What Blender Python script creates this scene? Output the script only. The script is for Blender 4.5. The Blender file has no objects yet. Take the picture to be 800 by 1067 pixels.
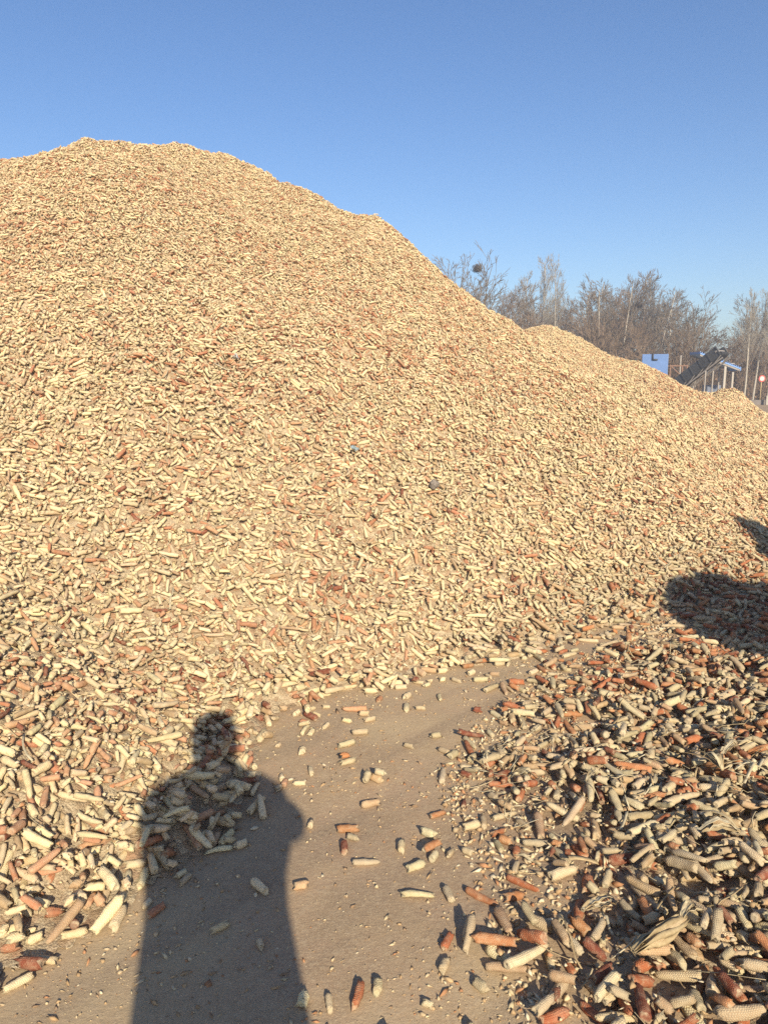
import bpy, bmesh, math, random
import numpy as np
from mathutils import Vector, Matrix, Euler

rng = np.random.default_rng(11)
random.seed(5)
sc = bpy.context.scene
COL = sc.collection
PI = math.pi
HAZE = 0.0031

# ------------------------------------------------------------------ camera numbers
FPX, PITCH, CAMH = 776.0, math.radians(9.73), 1.45
SUN_EL, SUN_AZ = math.radians(27.7), math.radians(-13.9)   # shadows run toward SUN_AZ (from +y, negative = left)

def project(x, y, z):
    zc = y*math.cos(PITCH) - (z-CAMH)*math.sin(PITCH)
    up = y*math.sin(PITCH) + (z-CAMH)*math.cos(PITCH)
    return 400 + FPX*x/zc, 533.5 - FPX*up/zc, zc

def at(px, d, py=None):
    """world point at forward distance d under pixel column px (far things, small pitch)"""
    zc = d*math.cos(PITCH)
    x = (px-400)/FPX*zc
    if py is None: return x
    a = math.atan((533.5-py)/FPX) - PITCH
    return x, CAMH + d*math.tan(a)

# ------------------------------------------------------------------ object helpers
def tag(o, label=None, cat=None, group=None, kind=None):
    if label: o['label'] = label
    if cat: o['category'] = cat
    if group: o['group'] = group
    if kind: o['kind'] = kind
    return o

def empty(name, loc=(0, 0, 0), rz=0.0):
    o = bpy.data.objects.new(name, None)
    COL.objects.link(o); o.location = loc; o.rotation_euler = (0, 0, rz)
    o.empty_display_size = 0.2
    return o

def link_mesh(name, me, mat=None, parent=None, smooth=False):
    o = bpy.data.objects.new(name, me); COL.objects.link(o)
    if mat is not None:
        for m in (mat if isinstance(mat, (list, tuple)) else [mat]): me.materials.append(m)
    if parent is not None: o.parent = parent
    if smooth:
        me.polygons.foreach_set('use_smooth', [True]*len(me.polygons))
    return o

def np_mesh(name, verts, faces):
    me = bpy.data.meshes.new(name)
    me.from_pydata([tuple(map(float, v)) for v in verts], [], [tuple(map(int, f)) for f in faces])
    me.update()
    return me

def quad_mesh(name, V, Q):
    """fast all-quad mesh from arrays"""
    me = bpy.data.meshes.new(name)
    V = np.asarray(V, np.float32); Q = np.asarray(Q, np.int32)
    me.vertices.add(len(V)); me.vertices.foreach_set('co', V.ravel())
    k = Q.shape[1]
    me.loops.add(Q.size); me.loops.foreach_set('vertex_index', Q.ravel())
    me.polygons.add(len(Q)); me.polygons.foreach_set('loop_start', np.arange(0, Q.size, k, dtype=np.int32))
    me.update(calc_edges=True); me.validate()
    return me

class MB:
    """collects boxes, bars and tubes into one mesh"""
    def __init__(s): s.bm = bmesh.new()
    def box(s, c, size, rot=None, bev=0.0):
        r = bmesh.ops.create_cube(s.bm, size=1.0)
        vs = r['verts']
        bmesh.ops.scale(s.bm, vec=size, verts=vs)
        if bev > 0:
            es = list({e for v in vs for e in v.link_edges})
            rb = bmesh.ops.bevel(s.bm, geom=es, offset=bev, segments=2, affect='EDGES', profile=0.6)
            vs = list({v for f in rb['faces'] for v in f.verts} | {v for v in vs if v.is_valid})
        M = Matrix.Translation(c)
        if rot is not None: M = M @ (rot if isinstance(rot, Matrix) else Euler(rot).to_matrix().to_4x4())
        bmesh.ops.transform(s.bm, matrix=M, verts=vs)
        return s
    def bar(s, a, b, w, h=None, bev=0.0):
        a, b = Vector(a), Vector(b); d = b-a
        q = d.to_track_quat('X', 'Z').to_matrix().to_4x4()
        return s.box((a+b)/2, (d.length, w, h or w), q, bev)
    def tube(s, a, b, r1, r2=None, n=12, caps=True):
        a, b = Vector(a), Vector(b); d = b-a
        r = bmesh.ops.create_cone(s.bm, cap_ends=caps, segments=n, radius1=r1, radius2=r1 if r2 is None else r2, depth=d.length)
        M = Matrix.Translation((a+b)/2) @ d.to_track_quat('Z', 'Y').to_matrix().to_4x4()
        bmesh.ops.transform(s.bm, matrix=M, verts=r['verts'])
        return s
    def path(s, pts, r, n=8):
        for a, b in zip(pts[:-1], pts[1:]): s.tube(a, b, r, n=n)
        return s
    def loft(s, rings, cap=True):
        """rings: list of lists of points"""
        rows = [[s.bm.verts.new(p) for p in ring] for ring in rings]
        n = len(rows[0])
        for A, B in zip(rows[:-1], rows[1:]):
            for i in range(n): s.bm.faces.new((A[i], A[(i+1) % n], B[(i+1) % n], B[i]))
        if cap:
            s.bm.faces.new(rows[0][::-1]); s.bm.faces.new(rows[-1])
        return s
    def build(s, name, mat, parent=None, smooth=False):
        bmesh.ops.recalc_face_normals(s.bm, faces=s.bm.faces)
        me = bpy.data.meshes.new(name); s.bm.to_mesh(me); s.bm.free()
        return link_mesh(name, me, mat, parent, smooth)

# ------------------------------------------------------------------ materials
class NT:
    def __init__(s, name):
        s.m = bpy.data.materials.new(name); s.m.use_nodes = True
        s.t = s.m.node_tree; s.b = s.t.nodes['Principled BSDF']
    def n(s, kind, **kw):
        nd = s.t.nodes.new(kind)
        for k, v in kw.items():
            if k in nd.inputs: nd.inputs[k].default_value = v
            else: setattr(nd, k, v)
        return nd
    def l(s, a, b): s.t.links.new(a, b)
    def math(s, op, a, b=None, c=None):
        nd = s.t.nodes.new('ShaderNodeMath'); nd.operation = op
        for i, v in enumerate((a, b, c)):
            if v is None: continue
            if isinstance(v, (int, float)): nd.inputs[i].default_value = v
            else: s.l(v, nd.inputs[i])
        return nd.outputs[0]
    def mix(s, fac, a, b, blend='MIX'):
        nd = s.t.nodes.new('ShaderNodeMix'); nd.data_type = 'RGBA'; nd.blend_type = blend
        for i, v in ((0, fac), (6, a), (7, b)):
            if isinstance(v, (int, float)): nd.inputs[i].default_value = v
            elif isinstance(v, (tuple, list)): nd.inputs[i].default_value = (*v[:3], 1)
            else: s.l(v, nd.inputs[i])
        return nd.outputs[2]
    def noise(s, scale, detail=4, rough=0.55, coord=None, which='Fac'):
        nd = s.n('ShaderNodeTexNoise', Scale=scale, Detail=detail, Roughness=rough)
        if coord is not None: s.l(coord, nd.inputs['Vector'])
        return nd.outputs[which]
    def ramp(s, fac, stops):
        nd = s.t.nodes.new('ShaderNodeValToRGB'); e = nd.color_ramp.elements
        while len(e) < len(stops): e.new(0.5)
        for el, (p, c) in zip(e, stops):
            el.position = p; el.color = (*c[:3], 1) if isinstance(c, (tuple, list)) else (c, c, c, 1)
        s.l(fac, nd.inputs[0]); return nd.outputs[0]
    def bump(s, h, dist, strength=1.0):
        nd = s.n('ShaderNodeBump', Strength=strength, Distance=dist)
        s.l(h, nd.inputs['Height']); s.l(nd.outputs[0], s.b.inputs['Normal']); return nd

def simple_mat(name, col, rough=0.7, var=0.25, scale=6.0, metal=0.0, bump=0.0, coord='Object'):
    t = NT(name)
    tc = t.n('ShaderNodeTexCoord')
    n1 = t.noise(scale, 5, 0.6, tc.outputs[coord])
    dark = tuple(c*(1-var) for c in col); lite = tuple(min(1, c*(1+var)) for c in col)
    c = t.ramp(n1, [(0.3, dark), (0.7, lite)])
    t.l(c, t.b.inputs['Base Color'])
    t.b.inputs['Roughness'].default_value = rough; t.b.inputs['Metallic'].default_value = metal
    if bump: t.bump(n1, bump)
    return t.m

def cob_material(name, pith):
    t = NT(name)
    at_ = t.n('ShaderNodeAttribute', attribute_name='cob_color', attribute_type='INSTANCER')
    base = at_.outputs['Color']
    tc = t.n('ShaderNodeTexCoord')
    oi = t.n('ShaderNodeObjectInfo')
    off = t.n('ShaderNodeVectorMath', operation='ADD')
    cmb = t.n('ShaderNodeCombineXYZ')
    t.l(t.math('MULTIPLY', oi.outputs['Random'], 37.0), cmb.inputs[0]); t.l(t.math('MULTIPLY', oi.outputs['Random'], 11.0), cmb.inputs[1])
    t.l(tc.outputs['Object'], off.inputs[0]); t.l(cmb.outputs[0], off.inputs[1])
    mott = t.noise(38, 4, 0.6, off.outputs[0])
    fine = t.noise(330, 3, 0.7, off.outputs[0])
    if pith:
        c = t.mix(t.ramp(mott, [(0.35, 0.0), (0.65, 1.0)]), base, (0.56, 0.45, 0.29))
        c = t.mix(t.ramp(fine, [(0.3, 0.5), (0.6, 0.0)]), c, (0.30, 0.2, 0.11))
        t.bump(fine, 0.003)
    else:
        uv = t.n('ShaderNodeUVMap', uv_map='cob_uv')
        sp = t.n('ShaderNodeSeparateXYZ'); t.l(uv.outputs[0], sp.inputs[0])
        u, v = sp.outputs[0], sp.outputs[1]
        row = t.math('MULTIPLY', u, 2*PI*9)
        a = t.math('SINE', row)
        ph = t.math('MULTIPLY', t.math('FLOOR', t.math('MULTIPLY', u, 18.0)), PI)
        b = t.math('SINE', t.math('ADD', t.math('MULTIPLY', v, 2*PI/0.0062), ph))
        h = t.math('MULTIPLY', t.math('ADD', t.math('MULTIPLY', t.math('ABSOLUTE', a), 1.0), 0.0),
                   t.math('ADD', t.math('MULTIPLY', b, 0.5), 0.5))
        h2 = t.math('ADD', h, t.math('MULTIPLY', fine, 1.3))
        sock = t.ramp(h, [(0.05, 0.0), (0.55, 1.0)])
        dk = t.mix(1.0, base, (0.80, 0.68, 0.60), 'MULTIPLY')
        c = t.mix(sock, dk, base)
        c = t.mix(t.ramp(mott, [(0.42, 0.0), (0.68, 0.6)]), c, t.mix(0.38, base, (0.60, 0.48, 0.30)))
        c = t.mix(t.ramp(t.noise(75, 3, 0.6, off.outputs[0]), [(0.55, 0.0), (0.72, 0.6)]), c, (0.40, 0.29, 0.18))
        c = t.mix(t.ramp(t.noise(14, 2, 0.5, off.outputs[0]), [(0.52, 0.0), (0.75, 0.5)]), c, t.mix(1.0, base, (0.72, 0.6, 0.5), 'MULTIPLY'))
        t.bump(h2, 0.0014, 0.75)
    t.l(c, t.b.inputs['Base Color'])
    t.b.inputs['Roughness'].default_value = 0.88
    t.b.inputs['Specular IOR Level'].default_value = 0.25
    return t.m

M_COB = cob_material('cob_chaff', False)
M_PITH = cob_material('cob_pith', True)

def attr_mat(name, attr, rough=0.9, scale=90, bump=0.0):
    t = NT(name)
    a = t.n('ShaderNodeAttribute', attribute_name=attr)
    tc = t.n('ShaderNodeTexCoord')
    n = t.noise(scale, 3, 0.6, tc.outputs['Object'])
    c = t.mix(t.ramp(n, [(0.35, 0.55), (0.65, 0.0)]), a.outputs['Color'], t.mix(1.0, a.outputs['Color'], (0.6, 0.52, 0.45), 'MULTIPLY'))
    t.l(c, t.b.inputs['Base Color']); t.b.inputs['Roughness'].default_value = rough
    t.b.inputs['Specular IOR Level'].default_value = 0.2
    if bump: t.bump(n, bump)
    return t.m
M_CHAFF = attr_mat('chaff', 'tint')
M_HUSK = attr_mat('dry_husk', 'tint', 0.75, 60, 0.002)

def core_material():
    t = NT('heap_fill')
    tc = t.n('ShaderNodeTexCoord')
    v = t.n('ShaderNodeTexVoronoi', Scale=34.0); t.l(tc.outputs['Object'], v.inputs['Vector'])
    sep = t.n('ShaderNodeSeparateColor'); t.l(v.outputs['Color'], sep.inputs[0])
    c = t.ramp(sep.outputs[0], [(0.0, (0.42, 0.29, 0.17)), (0.4, (0.57, 0.44, 0.27)), (0.75, (0.66, 0.54, 0.35)), (1.0, (0.44, 0.24, 0.13))])
    n = t.noise(160, 4, 0.65, tc.outputs['Object'])
    c = t.mix(t.ramp(n, [(0.4, 0.6), (0.6, 0.0)]), c, (0.26, 0.17, 0.09))
    t.l(c, t.b.inputs['Base Color']); t.b.inputs['Roughness'].default_value = 0.95
    t.bump(t.math('SUBTRACT', n, v.outputs['Distance']), 0.012)
    return t.m
M_CORE = core_material()

def ground_material():
    t = NT('packed_dirt')
    tc = t.n('ShaderNodeTexCoord'); P = tc.outputs['Object']
    big = t.noise(0.9, 5, 0.6, P); mid = t.noise(6.0, 6, 0.62, P); fine = t.noise(70, 5, 0.7, P); grit = t.noise(330, 3, 0.7, P)
    c = t.ramp(big, [(0.3, (0.295, 0.190, 0.108)), (0.52, (0.385, 0.262, 0.150)), (0.75, (0.455, 0.325, 0.185))])
    c = t.mix(t.ramp(mid, [(0.35, 0.65), (0.6, 0.0)]), c, (0.315, 0.215, 0.13))
    vr0 = t.n('ShaderNodeVectorMath', operation='ADD'); vr0.inputs[1].default_value = (13.1, 7.7, 2.0); t.l(P, vr0.inputs[0])
    c = t.mix(t.ramp(t.noise(3.1, 4, 0.65, P), [(0.42, 0.0), (0.64, 0.7)]), c, (0.40, 0.262, 0.168))
    c = t.mix(t.ramp(t.noise(1.7, 3, 0.6, vr0.outputs[0]), [(0.48, 0.0), (0.66, 0.65)]), c, (0.45, 0.34, 0.19))
    # sweeping wheel and broom marks: noise stretched along the lane
    vr = t.n('ShaderNodeVectorRotate', rotation_type='Z_AXIS'); vr.inputs['Angle'].default_value = math.radians(-42); t.l(P, vr.inputs['Vector'])
    mp = t.n('ShaderNodeMapping'); mp.inputs['Scale'].default_value = (0.5, 4.0, 1)
    t.l(vr.outputs[0], mp.inputs['Vector'])
    st = t.noise(1.3, 2, 0.5, mp.outputs[0])
    c = t.mix(t.ramp(st, [(0.38, 0.85), (0.55, 0.0)]), c, (0.265, 0.185, 0.118))
    c = t.mix(t.ramp(fine, [(0.50, 0.0), (0.68, 0.7)]), c, (0.46, 0.345, 0.215))
    c = t.mix(t.ramp(t.noise(22, 4, 0.7, P), [(0.54, 0.0), (0.70, 0.6)]), c, (0.44, 0.325, 0.20))
    c = t.mix(t.ramp(grit, [(0.55, 0.0), (0.66, 0.9)]), c, (0.54, 0.42, 0.26))
    c = t.mix(t.ramp(grit, [(0.30, 0.6), (0.42, 0.0)]), c, (0.13, 0.098, 0.072))
    du = t.n('ShaderNodeAttribute', attribute_name='dust')
    c = t.mix(t.math('MULTIPLY', du.outputs['Fac'], t.math('ADD', t.math('MULTIPLY', fine, 0.9), 0.25)), c, (0.42, 0.31, 0.185))
    t.l(c, t.b.inputs['Base Color']); t.b.inputs['Roughness'].default_value = 0.95
    t.b.inputs['Specular IOR Level'].default_value = 0.2
    h = t.math('ADD', t.math('MULTIPLY', mid, 0.35), t.math('ADD', t.math('MULTIPLY', fine, 0.35), t.math('ADD', t.math('MULTIPLY', grit, 0.12), t.math('MULTIPLY', st, 0.3))))
    t.bump(h, 0.007)
    return t.m

# ------------------------------------------------------------------ terrain and heap shapes
def vnoise(x, y, seed, freq):
    """smooth value noise"""
    r = np.random.default_rng(seed); T = r.random((64, 64))
    x = np.asarray(x)*freq + 100.3; y = np.asarray(y)*freq + 57.7
    xi = np.floor(x).astype(int); yi = np.floor(y).astype(int)
    fx = x-xi; fy = y-yi; fx = fx*fx*(3-2*fx); fy = fy*fy*(3-2*fy)
    a = T[xi % 64, yi % 64]; b = T[(xi+1) % 64, yi % 64]; c = T[xi % 64, (yi+1) % 64]; d = T[(xi+1) % 64, (yi+1) % 64]
    return (a*(1-fx)+b*fx)*(1-fy) + (c*(1-fx)+d*fx)*fy - 0.5

def ridge(X, Y, nodes, slope, r0):
    z = np.full(np.shape(X), -9.0)
    for (x0, y0, h0), (x1, y1, h1) in zip(nodes[:-1], nodes[1:]):
        dx, dy = x1-x0, y1-y0
        t = np.clip(((X-x0)*dx + (Y-y0)*dy)/(dx*dx+dy*dy), 0, 1)
        d = np.hypot(X-x0-t*dx, Y-y0-t*dy)
        z = np.maximum(z, h0+t*(h1-h0) - slope*(np.sqrt(d*d+r0*r0)-r0))
    return z

MAIN = [(-6.06, 11.21, 4.10), (-3.71, 10.03, 4.42), (-2.55, 13.0, 5.02), (-1.4, 11.5, 4.28), (-0.05, 11.0, 3.55), (0.8, 11.2, 2.7), (1.5, 11.0, 1.9)]
LOBE = [(-3.6, 4.2, 1.25), (-1.72, 2.55, 0.45)]
REAR = [(4.1, 18.8, 2.86), (5.6, 18.6, 2.05), (7.3, 18.0, 1.25), (9.3, 17.2, 0.58), (13, 16.6, 0.25)]
REARB = [(2.6, 12.6, 1.30), (4.6, 13.2, 1.0), (7.6, 14.2, 0.50)]
APRON = [(0.2, 5.1, .40), (1.80, 6.5, .44), (3.3, 9.7, .38)]
def soft(a, w=0.09): return w*np.logaddexp(0, a/w)
def h_front(X, Y):
    a = ridge(X, Y, MAIN, 0.612, 0.22)
    b = ridge(X, Y, LOBE, 0.50, 0.15)
    a = a - 0.55*np.exp(-((X-2.1)**2+(Y-10.2)**2)/1.3) - 0.16*np.exp(-((X-1.0)**2+(Y-10.6)**2)/0.5) - 0.62*np.exp(-((X-4.2)**2+(Y-8.2)**2)/3.2) + 0.10*np.exp(-((X+2.6)**2+(Y-12.3)**2)/.5) + 0.16*np.exp(-((X+.08)**2+(Y-10.9)**2)/.10) + 0.12*np.exp(-((X+3.2)**2+(Y-10.4)**2)/.25)
    w = 0.12
    z = w*np.logaddexp(np.logaddexp(a/w, b/w), ridge(X, Y, APRON, 0.46, 0.15)/w)
    z = soft(z)
    amp = np.clip(z/1.2, 0, 1)
    return z + amp*(0.20*vnoise(X, Y, 1, 0.8) + 0.16*vnoise(X, Y, 2, 1.9) + 0.07*vnoise(X, Y, 3, 4.2)) - 0.03
def h_rear(X, Y):
    a = ridge(X, Y, REAR, 0.50, 0.35); b = ridge(X, Y, REARB, 0.42, 0.3)
    w = 0.15
    z = soft(w*np.logaddexp(a/w, b/w)) + 0.34*np.exp(-((X-8.15)**2+(Y-17.6)**2)/0.16)
    amp = np.clip(z/0.9, 0, 1)
    return z + amp*(0.16*vnoise(X, Y, 4, 0.9) + 0.10*vnoise(X, Y, 5, 2.3)) - 0.03
SIDE = [(2.0, 0.2, 0.26), (2.2, 1.9, 0.28), (2.8, 3.0, 0.22), (3.9, 4.2, 0.12)]
def h_side(X, Y):
    z = soft(ridge(X, Y, SIDE, 0.24, 0.3), 0.05)
    return z + np.clip(z/0.2, 0, 1)*(0.10*vnoise(X, Y, 6, 2.2) + 0.05*vnoise(X, Y, 7, 5)) - 0.03
def h_ground(X, Y):
    near = np.clip(1.3 - np.hypot(X, Y-4)/60, 0, 1)
    return near*(0.030*vnoise(X, Y, 8, 0.9) + 0.016*vnoise(X, Y, 9, 3.1))

# ground: one graded sheet to the horizon
def graded(lo, hi, fine_lo, fine_hi, step):
    v = list(np.arange(fine_lo, fine_hi+1e-6, step))
    s = step
    while v[-1] < hi: s *= 1.25; v.append(v[-1]+s)
    s = step; w = [v[0]]
    while w[-1] > lo: s *= 1.25; w.append(w[-1]-s)
    return np.array(w[:0:-1] + v)
def sheet(name, xs, ys, hf, keep=None):
    X, Y = np.meshgrid(xs, ys, indexing='ij'); Z = hf(X, Y)
    V = np.stack([X, Y, Z], -1).reshape(-1, 3)
    nx, ny = len(xs), len(ys)
    I = np.arange(nx*ny).reshape(nx, ny)
    Q = np.stack([I[:-1, :-1], I[1:, :-1], I[1:, 1:], I[:-1, 1:]], -1).reshape(-1, 4)
    if keep is not None:
        k = keep(X, Y, Z).reshape(-1)
        Q = Q[k[Q].any(1)]
        used = np.unique(Q); mp = np.full(len(V), -1); mp[used] = np.arange(len(used)); V = V[used]; Q = mp[Q]
    return V, Q

gx = graded(-900, 900, -2.2, 4.6, 0.05); gy = graded(-900, 1500, 0.4, 9.0, 0.05)
V, Q = sheet('ground', gx, gy, h_ground)
me = quad_mesh('ground', V, Q); a = me.attributes.new('dust', 'FLOAT', 'POINT')
hm = np.maximum(h_front(V[:, 0], V[:, 1]), h_rear(V[:, 0], V[:, 1]))
a.data.foreach_set('value', np.clip(np.exp(-np.clip(-0.09*np.log(np.maximum(hm+0.03, 1e-9)/0.09)/0.55, 0, 9)/0.30)*(1+1.4*vnoise(V[:, 0], V[:, 1], 43, 2.5)), 0, 1).astype(np.float32))
g = link_mesh('ground', me, ground_material(), None, True)
tag(g, 'packed brown dirt yard strewn with chaff around the corncob heaps', 'ground', kind='structure')

# ------------------------------------------------------------------ corn cob shapes
VAR = [  # length, radius, taper at tip, bend, ends (0 whole tip, 1 broken off, 2 split lengthwise)
    (0.160, 0.0168, 0.70, 0.005, 0), (0.142, 0.0182, 0.76, -0.003, 0), (0.128, 0.0155, 0.74, 0.002, 0), (0.110, 0.0176, 0.82, -0.004, 1),
    (0.093, 0.0160, 0.88, 0.002, 1), (0.080, 0.0182, 0.90, 0.0, 1), (0.064, 0.0166, 0.93, 0.0, 1), (0.048, 0.0180, 0.95, 0.0, 1),
    (0.035, 0.0160, 0.97, 0.0, 1), (0.118, 0.0138, 0.72, 0.008, 1),
    (0.075, 0.0175, 0.80, 0.004, 2), (0.042, 0.0150, 0.70, 0.0, 2)]
VW = np.array([.04, .06, .10, .13, .14, .13, .12, .09, .05, .05, .06, .03]); VW /= VW.sum()
def cob_mesh(k):
    L, R, tip, bend, broken = VAR[k]
    r = np.random.default_rng(100+k)
    nu = 16; nv = max(5, int(L/0.011))
    verts = []; uvs = []
    prof = []
    for j in range(nv+1):
        s = j/nv; x = (s-0.5)*L
        rad = R*(0.93 + 0.07*math.sin(PI*min(1, s*1.6))) * (1-(1-tip)*max(0, (s-0.35)/0.65)**1.5)
        if not broken and s > 0.86: rad *= 1 - 0.55*((s-0.86)/0.14)**2
        if j == 0: rad *= 0.9
        prof.append((x, rad, s))
    for j, (x, rad, s) in enumerate(prof):
        cz = bend*(1-(2*s-1)**2)
        for i in range(nu):
            a = 2*PI*i/nu
            lump = 1 + 0.06*math.sin(2*a+k) + 0.045*math.sin(5*a+s*9+k) + 0.05*math.sin(s*17+k*1.7+a) + r.normal(0, 0.038)
            if VAR[k][4] == 2: lump *= 0.62 if math.sin(a) > 0.15 else 1.0          # split lengthwise
            dx = r.normal(0, 0.0016) + (0.006*math.sin(a*2+k) + r.normal(0, 0.003) if (j in (0, nv) and broken) else 0)
            verts.append((x+dx, rad*lump*math.cos(a), rad*lump*math.sin(a)+cz))
    faces = []; fuv = []; mats = []
    for j in range(nv):
        for i in range(nu):
            i2 = (i+1) % nu
            faces.append((j*nu+i, j*nu+i2, (j+1)*nu+i2, (j+1)*nu+i))
            u0, u1, v0, v1 = i/nu, (i+1)/nu, prof[j][0], prof[j+1][0]
            fuv += [(u0, v0), (u1, v0), (u1, v1), (u0, v1)]; mats.append(0)
    for end in (0, nv):
        x, rad, s = prof[end]; cz = bend*(1-(2*s-1)**2); sg = -1 if end == 0 else 1
        b0 = len(verts)
        for i in range(nu):
            a = 2*PI*i/nu
            verts.append((x+sg*0.001+r.normal(0, .0007), rad*0.55*math.cos(a), rad*0.55*math.sin(a)+cz))
        c = len(verts); verts.append((x - sg*0.004, 0, cz))
        for i in range(nu):
            i2 = (i+1) % nu; o, o2, n1, n2 = end*nu+i, end*nu+i2, b0+i, b0+i2
            f = (o2, o, n1, n2) if end == 0 else (o, o2, n2, n1); faces.append(f); fuv += [(0, 0)]*4; mats.append(1)
            f = (n2, n1, c) if end == 0 else (n1, n2, c); faces.append(f); fuv += [(0, 0)]*3; mats.append(1)
    me = np_mesh('corncob', verts, faces)
    uv = me.uv_layers.new(name='cob_uv'); uv.data.foreach_set('uv', np.array(fuv, np.float32).ravel())
    me.materials.append(M_COB); me.materials.append(M_PITH)
    me.polygons.foreach_set('material_index', mats)
    me.polygons.foreach_set('use_smooth', [True]*len(me.polygons))
    me.update()
    return me
COB = [cob_mesh(k) for k in range(len(VAR))]
VL = np.array([v[0] for v in VAR]); VR = np.array([v[1] for v in VAR])

# ------------------------------------------------------------------ pouring the cobs: each one comes to rest on those below it
GX0, GX1, GY0, GY1, GR = -11.0, 15.0, 0.3, 22.5, 0.011
NX, NY = int((GX1-GX0)/GR)+1, int((GY1-GY0)/GR)+1
def core_height(X, Y):
    return np.maximum.reduce([h_front(X, Y), h_rear(X, Y), h_side(X, Y), h_ground(X, Y)])
gxs = GX0+np.arange(NX)*GR; gys = GY0+np.arange(NY)*GR
GRID = np.empty((NX, NY), np.float32)
for i0 in range(0, NX, 250):
    Xb, Yb = np.meshgrid(gxs[i0:i0+250], gys, indexing='ij'); GRID[i0:i0+250] = core_height(Xb, Yb)
def gidx(x, y):
    return (np.clip(((x-GX0)/GR+0.5).astype(np.int32), 0, NX-1), np.clip(((y-GY0)/GR+0.5).astype(np.int32), 0, NY-1))

POLY = np.array([(.42, .0), (.40, 1.5), (.36, 2.07), (.28, 2.6), (.50, 3.0), (.80, 3.42), (1.28, 3.86), (1.80, 4.48), (2.8, 5.7), (4.1, 6.9), (5.8, 8.6), (9, 9), (9, 0)])
def poly_sd(X, Y):
    """signed distance to the side heap outline, positive inside"""
    d = np.full(X.shape, 9.0); ins = np.zeros(X.shape, bool)
    for (x0, y0), (x1, y1) in zip(POLY, np.roll(POLY, -1, 0)):
        dx, dy = x1-x0, y1-y0
        t = np.clip(((X-x0)*dx+(Y-y0)*dy)/(dx*dx+dy*dy), 0, 1)
        d = np.minimum(d, np.hypot(X-x0-t*dx, Y-y0-t*dy))
        c = (y0 > Y) != (y1 > Y)
        ins ^= c & (X < (x1-x0)*(Y-y0)/((y1-y0) if y1 != y0 else 1e-9)+x0)
    return np.where(ins, d, -d)
def lerpstep(v, a, b): return np.clip((v-a)/(b-a), 0, 1)
def foot_distance(hm):
    """metres outward from a heap's foot, from the faint tail of its height field"""
    return np.clip(-0.09*np.log(np.maximum(hm+0.03, 1e-9)/0.09)/0.55-0.02, 0, 9)
def density(X, Y):
    hf, hr, hs = h_front(X, Y), h_rear(X, Y), h_side(X, Y)
    hm = np.maximum(hf, hr)
    d_main = 2700*lerpstep(hm, -0.014, 0.075)
    foot = foot_distance(hm)
    fringe = 150*np.exp(-foot/0.22)*np.clip(0.8+1.6*vnoise(X, Y, 23, 3.0), 0.1, 2)
    sd = poly_sd(X, Y) + 0.25*vnoise(X, Y, 21, 2.6) + 0.12*vnoise(X, Y, 22, 6)
    far = lerpstep(Y, 4.2, 5.4)
    d_side = (1000*(1-far)+560*far)*lerpstep(sd, -0.02, 0.45) + 150*np.exp(-np.clip(-sd, 0, 9)/0.24)*(sd < 0.1)
    loose = 7.0 + 22*lerpstep(Y, 2.4, 3.4)
    return np.maximum.reduce([d_main, fringe, d_side, np.full(X.shape, loose) if np.ndim(loose) == 0 else loose]), hf, hr, hs, sd

# which coarse cells the picture (or a step to its side) can show
CELL = 0.25
cx = np.arange(GX0, GX1, CELL)+CELL/2; cy = np.arange(GY0, GY1, CELL)+CELL/2
CX, CY = np.meshgrid(cx, cy, indexing='ij')
CZ = core_height(CX, CY)
px, py, zc = project(CX, CY, CZ)
infr = (px > -480) & (px < 1350) & (py < 2100) & (zc > 0.3)
best = np.full(CX.shape, -9.0); dist = np.hypot(CX, CY)
for s in np.linspace(0.15, 0.97, 50):
    zz = core_height(CX*s, CY*s); best = np.maximum(best, (zz-CAMH)/(dist*s))
vis = infr & (CZ+0.7 >= CAMH + best*dist)
DEN = density(CX, CY)[0]

PAL = {'cream': (0.76, 0.64, 0.385), 'beige': (0.63, 0.51, 0.31), 'tan': (0.50, 0.355, 0.205), 'orange': (0.56, 0.32, 0.18), 'red': (0.47, 0.215, 0.115), 'dark red': (0.235, 0.075, 0.042)}
PN = list(PAL); PC = np.array([PAL[k] for k in PN])
W_MAIN = np.array([.56, .17, .10, .10, .055, .015]); W_SIDE = np.array([.18, .21, .14, .17, .20, .10])

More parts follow.
